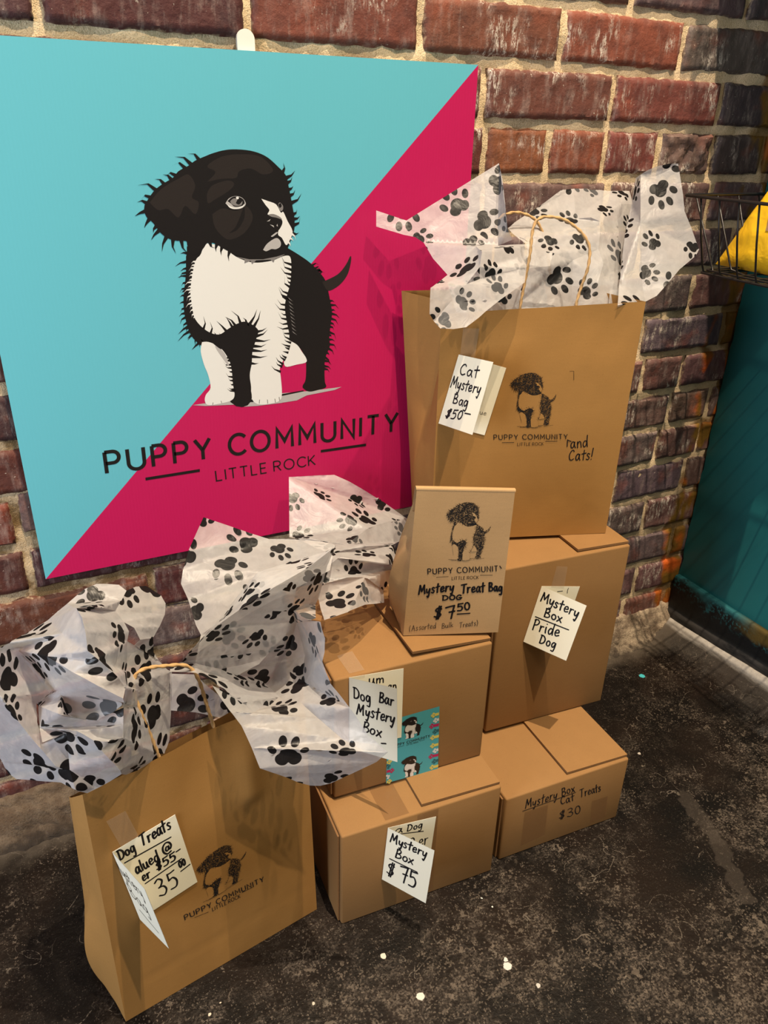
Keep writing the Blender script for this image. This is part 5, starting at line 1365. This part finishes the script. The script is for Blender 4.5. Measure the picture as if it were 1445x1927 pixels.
# on the middle box, behind the small bag
h1 = (1030, 452, -.165); h2 = (1140, 462, -.175); h3 = (980, 530, -.19); h4 = (1160, 352, -.14); h5 = (1140, 642, -.20)
tissue('crumpled pinkish tissue on the middle box behind the small treat bag', G, ze, [
    [(695, 55, -.075), (830, 48, -.075), (960, 42, -.075), (1050, 82, -.08), (1150, 140, -.085), (1250, 202, -.09), (1385, 298, -.095), (1280, 312, -.115), h4, h1, (960, 432, -.15), (850, 425, -.145), (740, 412, -.13), (698, 405, -.12)],
    (1, [h1, h4, (1280, 312, -.115), (1385, 298, -.095), (1342, 430, -.13), (1305, 452, -.155), h2]),
    [(740, 412, -.13), (850, 425, -.145), (960, 432, -.15), h1, h2, (1305, 452, -.155), (1338, 572, -.175), (1262, 560, -.20), (1140, 545, -.20), h3, (918, 582, -.195), (935, 500, -.18), (850, 470, -.165)],
    [(918, 582, -.195), h3, (1140, 545, -.20), (1262, 560, -.20), (1338, 572, -.175), (1292, 660, -.185), (1250, 722, -.19), (1162, 652, -.205), h5, (1040, 642, -.205), (890, 692, -.205), (900, 640, -.20)],
    [(890, 692, -.205), (1040, 642, -.205), h5, (1090, 762, -.225), (985, 850, -.24), (902, 892, -.245), (880, 820, -.225), (868, 762, -.21)],
    (1, [h5, (1162, 652, -.205), (1250, 722, -.19), (1252, 790, -.195), (1140, 802, -.225), (1040, 842, -.24), (902, 892, -.245), (985, 850, -.24), (1090, 762, -.225)]),
    ], 7, crumple=.0024, uvrot=2.9, uvoff=(.2, .2))
# ------------------------------------------------------------------ wire basket on the painted wall, with a yellow pouch in it
YF = -0.085                      # end of the basket nearest the brick wall
rim = at_y(1288, 367, YF); low = at_y(1319, 513, YF)
XL, ZR = rim.x, rim.z
wt = at_x(1318, 374, XL); low = at_y(1319, 513, wt.y)
XB, ZB2 = low.x, low.z; Y0 = wt.y
YN = -0.43
basket = thing('wire_basket', (XR-0.01, (YF+YN)/2, ZB2), 'black wire basket hooked on the painted wall at right', 'basket')
rw, rr = 0.0014, 0.0023
mb = MB()
def rod(mb, pts, r, n=8): mb.tube([V(p) for p in pts], r, n)
def rnd_rect(x0, y0, x1, y1, z, k=0.012, n=5):
    out = []
    for cx, cy, a in ((x1-k, y1-k, 0), (x0+k, y1-k, 90), (x0+k, y0+k, 180), (x1-k, y0+k, 270)):
        out += [(cx+k*math.cos(math.radians(a+90*i/n)), cy+k*math.sin(math.radians(a+90*i/n)), z) for i in range(n+1)]
    return out+[out[0]]
XW = XR-0.008
rod(mb, rnd_rect(XL, YN, XW, YF, ZR, 0.006, 3), rr)
mb.build('rim', M['wire'], basket, smooth=True)
mb = MB(); rod(mb, rnd_rect(XB, YN+0.02, XW, Y0+0.004, ZB2, 0.008, 3), rw*1.2)
rod(mb, rnd_rect(XB+0.006, YN+0.03, XW-.004, Y0, ZB2+0.004, 0.008, 3), rw)
mb.build('base_ring', M['wire'], basket, smooth=True)
ny = 10
for k in range(ny):               # ribs: down the left side, under the floor, up the wall side
    y = Y0-(Y0-YN-0.016)*k/(ny-1); yb = Y0-(Y0-YN-0.03)*k/(ny-1)
    P = [(XL, y, ZR+0.001), (XL+(XB-XL)*.5, (y+yb)/2, (ZR+ZB2)/2), (XB-0.001, yb, ZB2+0.012), (XB+0.004, yb, ZB2+0.002), (XB+0.016, yb, ZB2-0.002), (XW-0.012, yb, ZB2-0.002), (XW, yb, ZB2+0.008), (XW, y, ZR)]
    mb = MB(); rod(mb, P, rw); mb.build('rib', M['wire'], basket, smooth=True)
nx = 6
for k in range(nx):
    t = (k+0.5)/nx; x = XL+(XW-XL)*t; xb = XB+(XW-XB)*t
    P = [(x, YF, ZR+0.001), (xb, Y0+0.002, ZB2+0.012), (xb, Y0-0.004, ZB2+0.002), (xb, Y0-0.03, ZB2-0.002), (xb, YN+0.03, ZB2-0.002), (x, YN, ZR)]
    mb = MB(); rod(mb, P, rw); mb.build('rib', M['wire'], basket, smooth=True)
for y in (YF-0.06, YN+0.06):
    mb = MB(); mb.box((XW, y-0.006, ZR-0.03), (XR-0.0005-XW, 0, 0), (0, 0.012, 0), (0, 0, 0.036)); mb.build('wall_bracket', M['wire'], basket)

M['yellow'] = None
def yellow_mat():
    m, nt, out = new_mat('yellow_foil_pouch'); n = N(nt); c = n.coord()
    nm = n.bump(n.noise(c, 26, 3, .5, dist=.6), 0.35, 0.012)
    n.bsdf(out, (0.95, 0.56, 0.020), 0.33, 0.45, nm); return m
M['yellow'] = yellow_mat()
def biscuit_mat():
    m, nt, out = new_mat('biscuit_treats'); n = N(nt); c = n.coord()
    v = n.node('ShaderNodeTexVoronoi'); n.put(v.inputs['Vector'], c); v.inputs['Scale'].default_value = 70
    col = n.mix(n.ramp(v.outputs['Distance'], .1, .6), (0.74, 0.52, 0.33), (0.42, 0.25, 0.13))
    n.bsdf(out, col, 0.4, 0.4, n.bump(v.outputs['Distance'], 0.5, 0.006)); return m
M['biscuit'] = biscuit_mat()
# the pouch leans back in the basket: a pillow between two sealed edges
p0 = at_x(1343, 497, 1.035); p0.z = ZB2+0.006
pouch = thing('treat_pouch', (1.06, -0.23, ZB2+0.003), 'bright yellow treat pouch with a clear window, leaning in the wire basket', 'pouch')
xa = 1.03
PA = at_x(1346, 497, xa); PB = at_x(1447, 357, xa+0.03)
du = V((0.02, -1, 0)).normalized(); LW = 0.16; 
dv = (PB-PA); 
def pillow(u, v, s):
    # outline: slanted far edge as seen, near edge beyond the picture
    a = PA*(1-v)+PB*v; b_ = V((xa+0.004, PA.y-LW-0.03, PA.z-0.002))*(1-v)+V((xa+0.036, PB.y-LW+0.04, PB.z+0.02))*v
    p = a*(1-u)+b_*u
    k = (4*u*(1-u))**.6*(4*v*(1-v))**.45
    return p+V((-1, 0, 0.2))*(s*0.024*k)+V((1, 0, 0))*(0.002*noise.noise(V((u*7, v*6, s))))
mb = MB(); mb.grid(lambda u, v: pillow(u, v, 1), 26, 26); mb.grid(lambda u, v: pillow(1-u, v, -1), 26, 26)
mb.build('body', M['yellow'], pouch, weld=.0004, smooth=True, sharp=60)
mb = MB()
mb.grid(lambda u, v: pillow(0.36+0.5*u+0.10*abs(v-.5), 0.46+0.34*v, 1)+V((-.0014, 0, .0003)), 12, 10)
mb.build('window', M['biscuit'], pouch, smooth=True)

# shelf higher up on the same wall, unseen and added to shade the corner
M['occluder'] = flat('dark_occluder', (0.05, 0.035, 0.025), 0.6)
sh = thing('wall_occluder', (XR-0.1, -0.2, 1.34), 'added unseen shelf on the painted wall above the wire basket', 'occluder')
mb = MB(); bevel_box(mb, V((0.95, -0.50, 1.36)), V((XR-0.0005-0.95, 0, 0)), V((0, 0.485, 0)), V((0, 0, 0.024)), 0.002)
mb.build('board', M['occluder'], sh)
for y in (-0.42, -0.08):  # supports of the added shade caster
    mb = MB(); bevel_box(mb, V((XR-0.13, y, 1.345)), V((0.129, 0, 0)), V((0, 0.012, 0)), V((0, 0, 0.0148)), 0.001)
    bevel_box(mb, V((XR-0.014, y, 1.24)), V((0.0135, 0, 0)), V((0, 0.012, 0)), V((0, 0, 0.106)), 0.001)
    mb.build('bracket', M['wire'], sh)
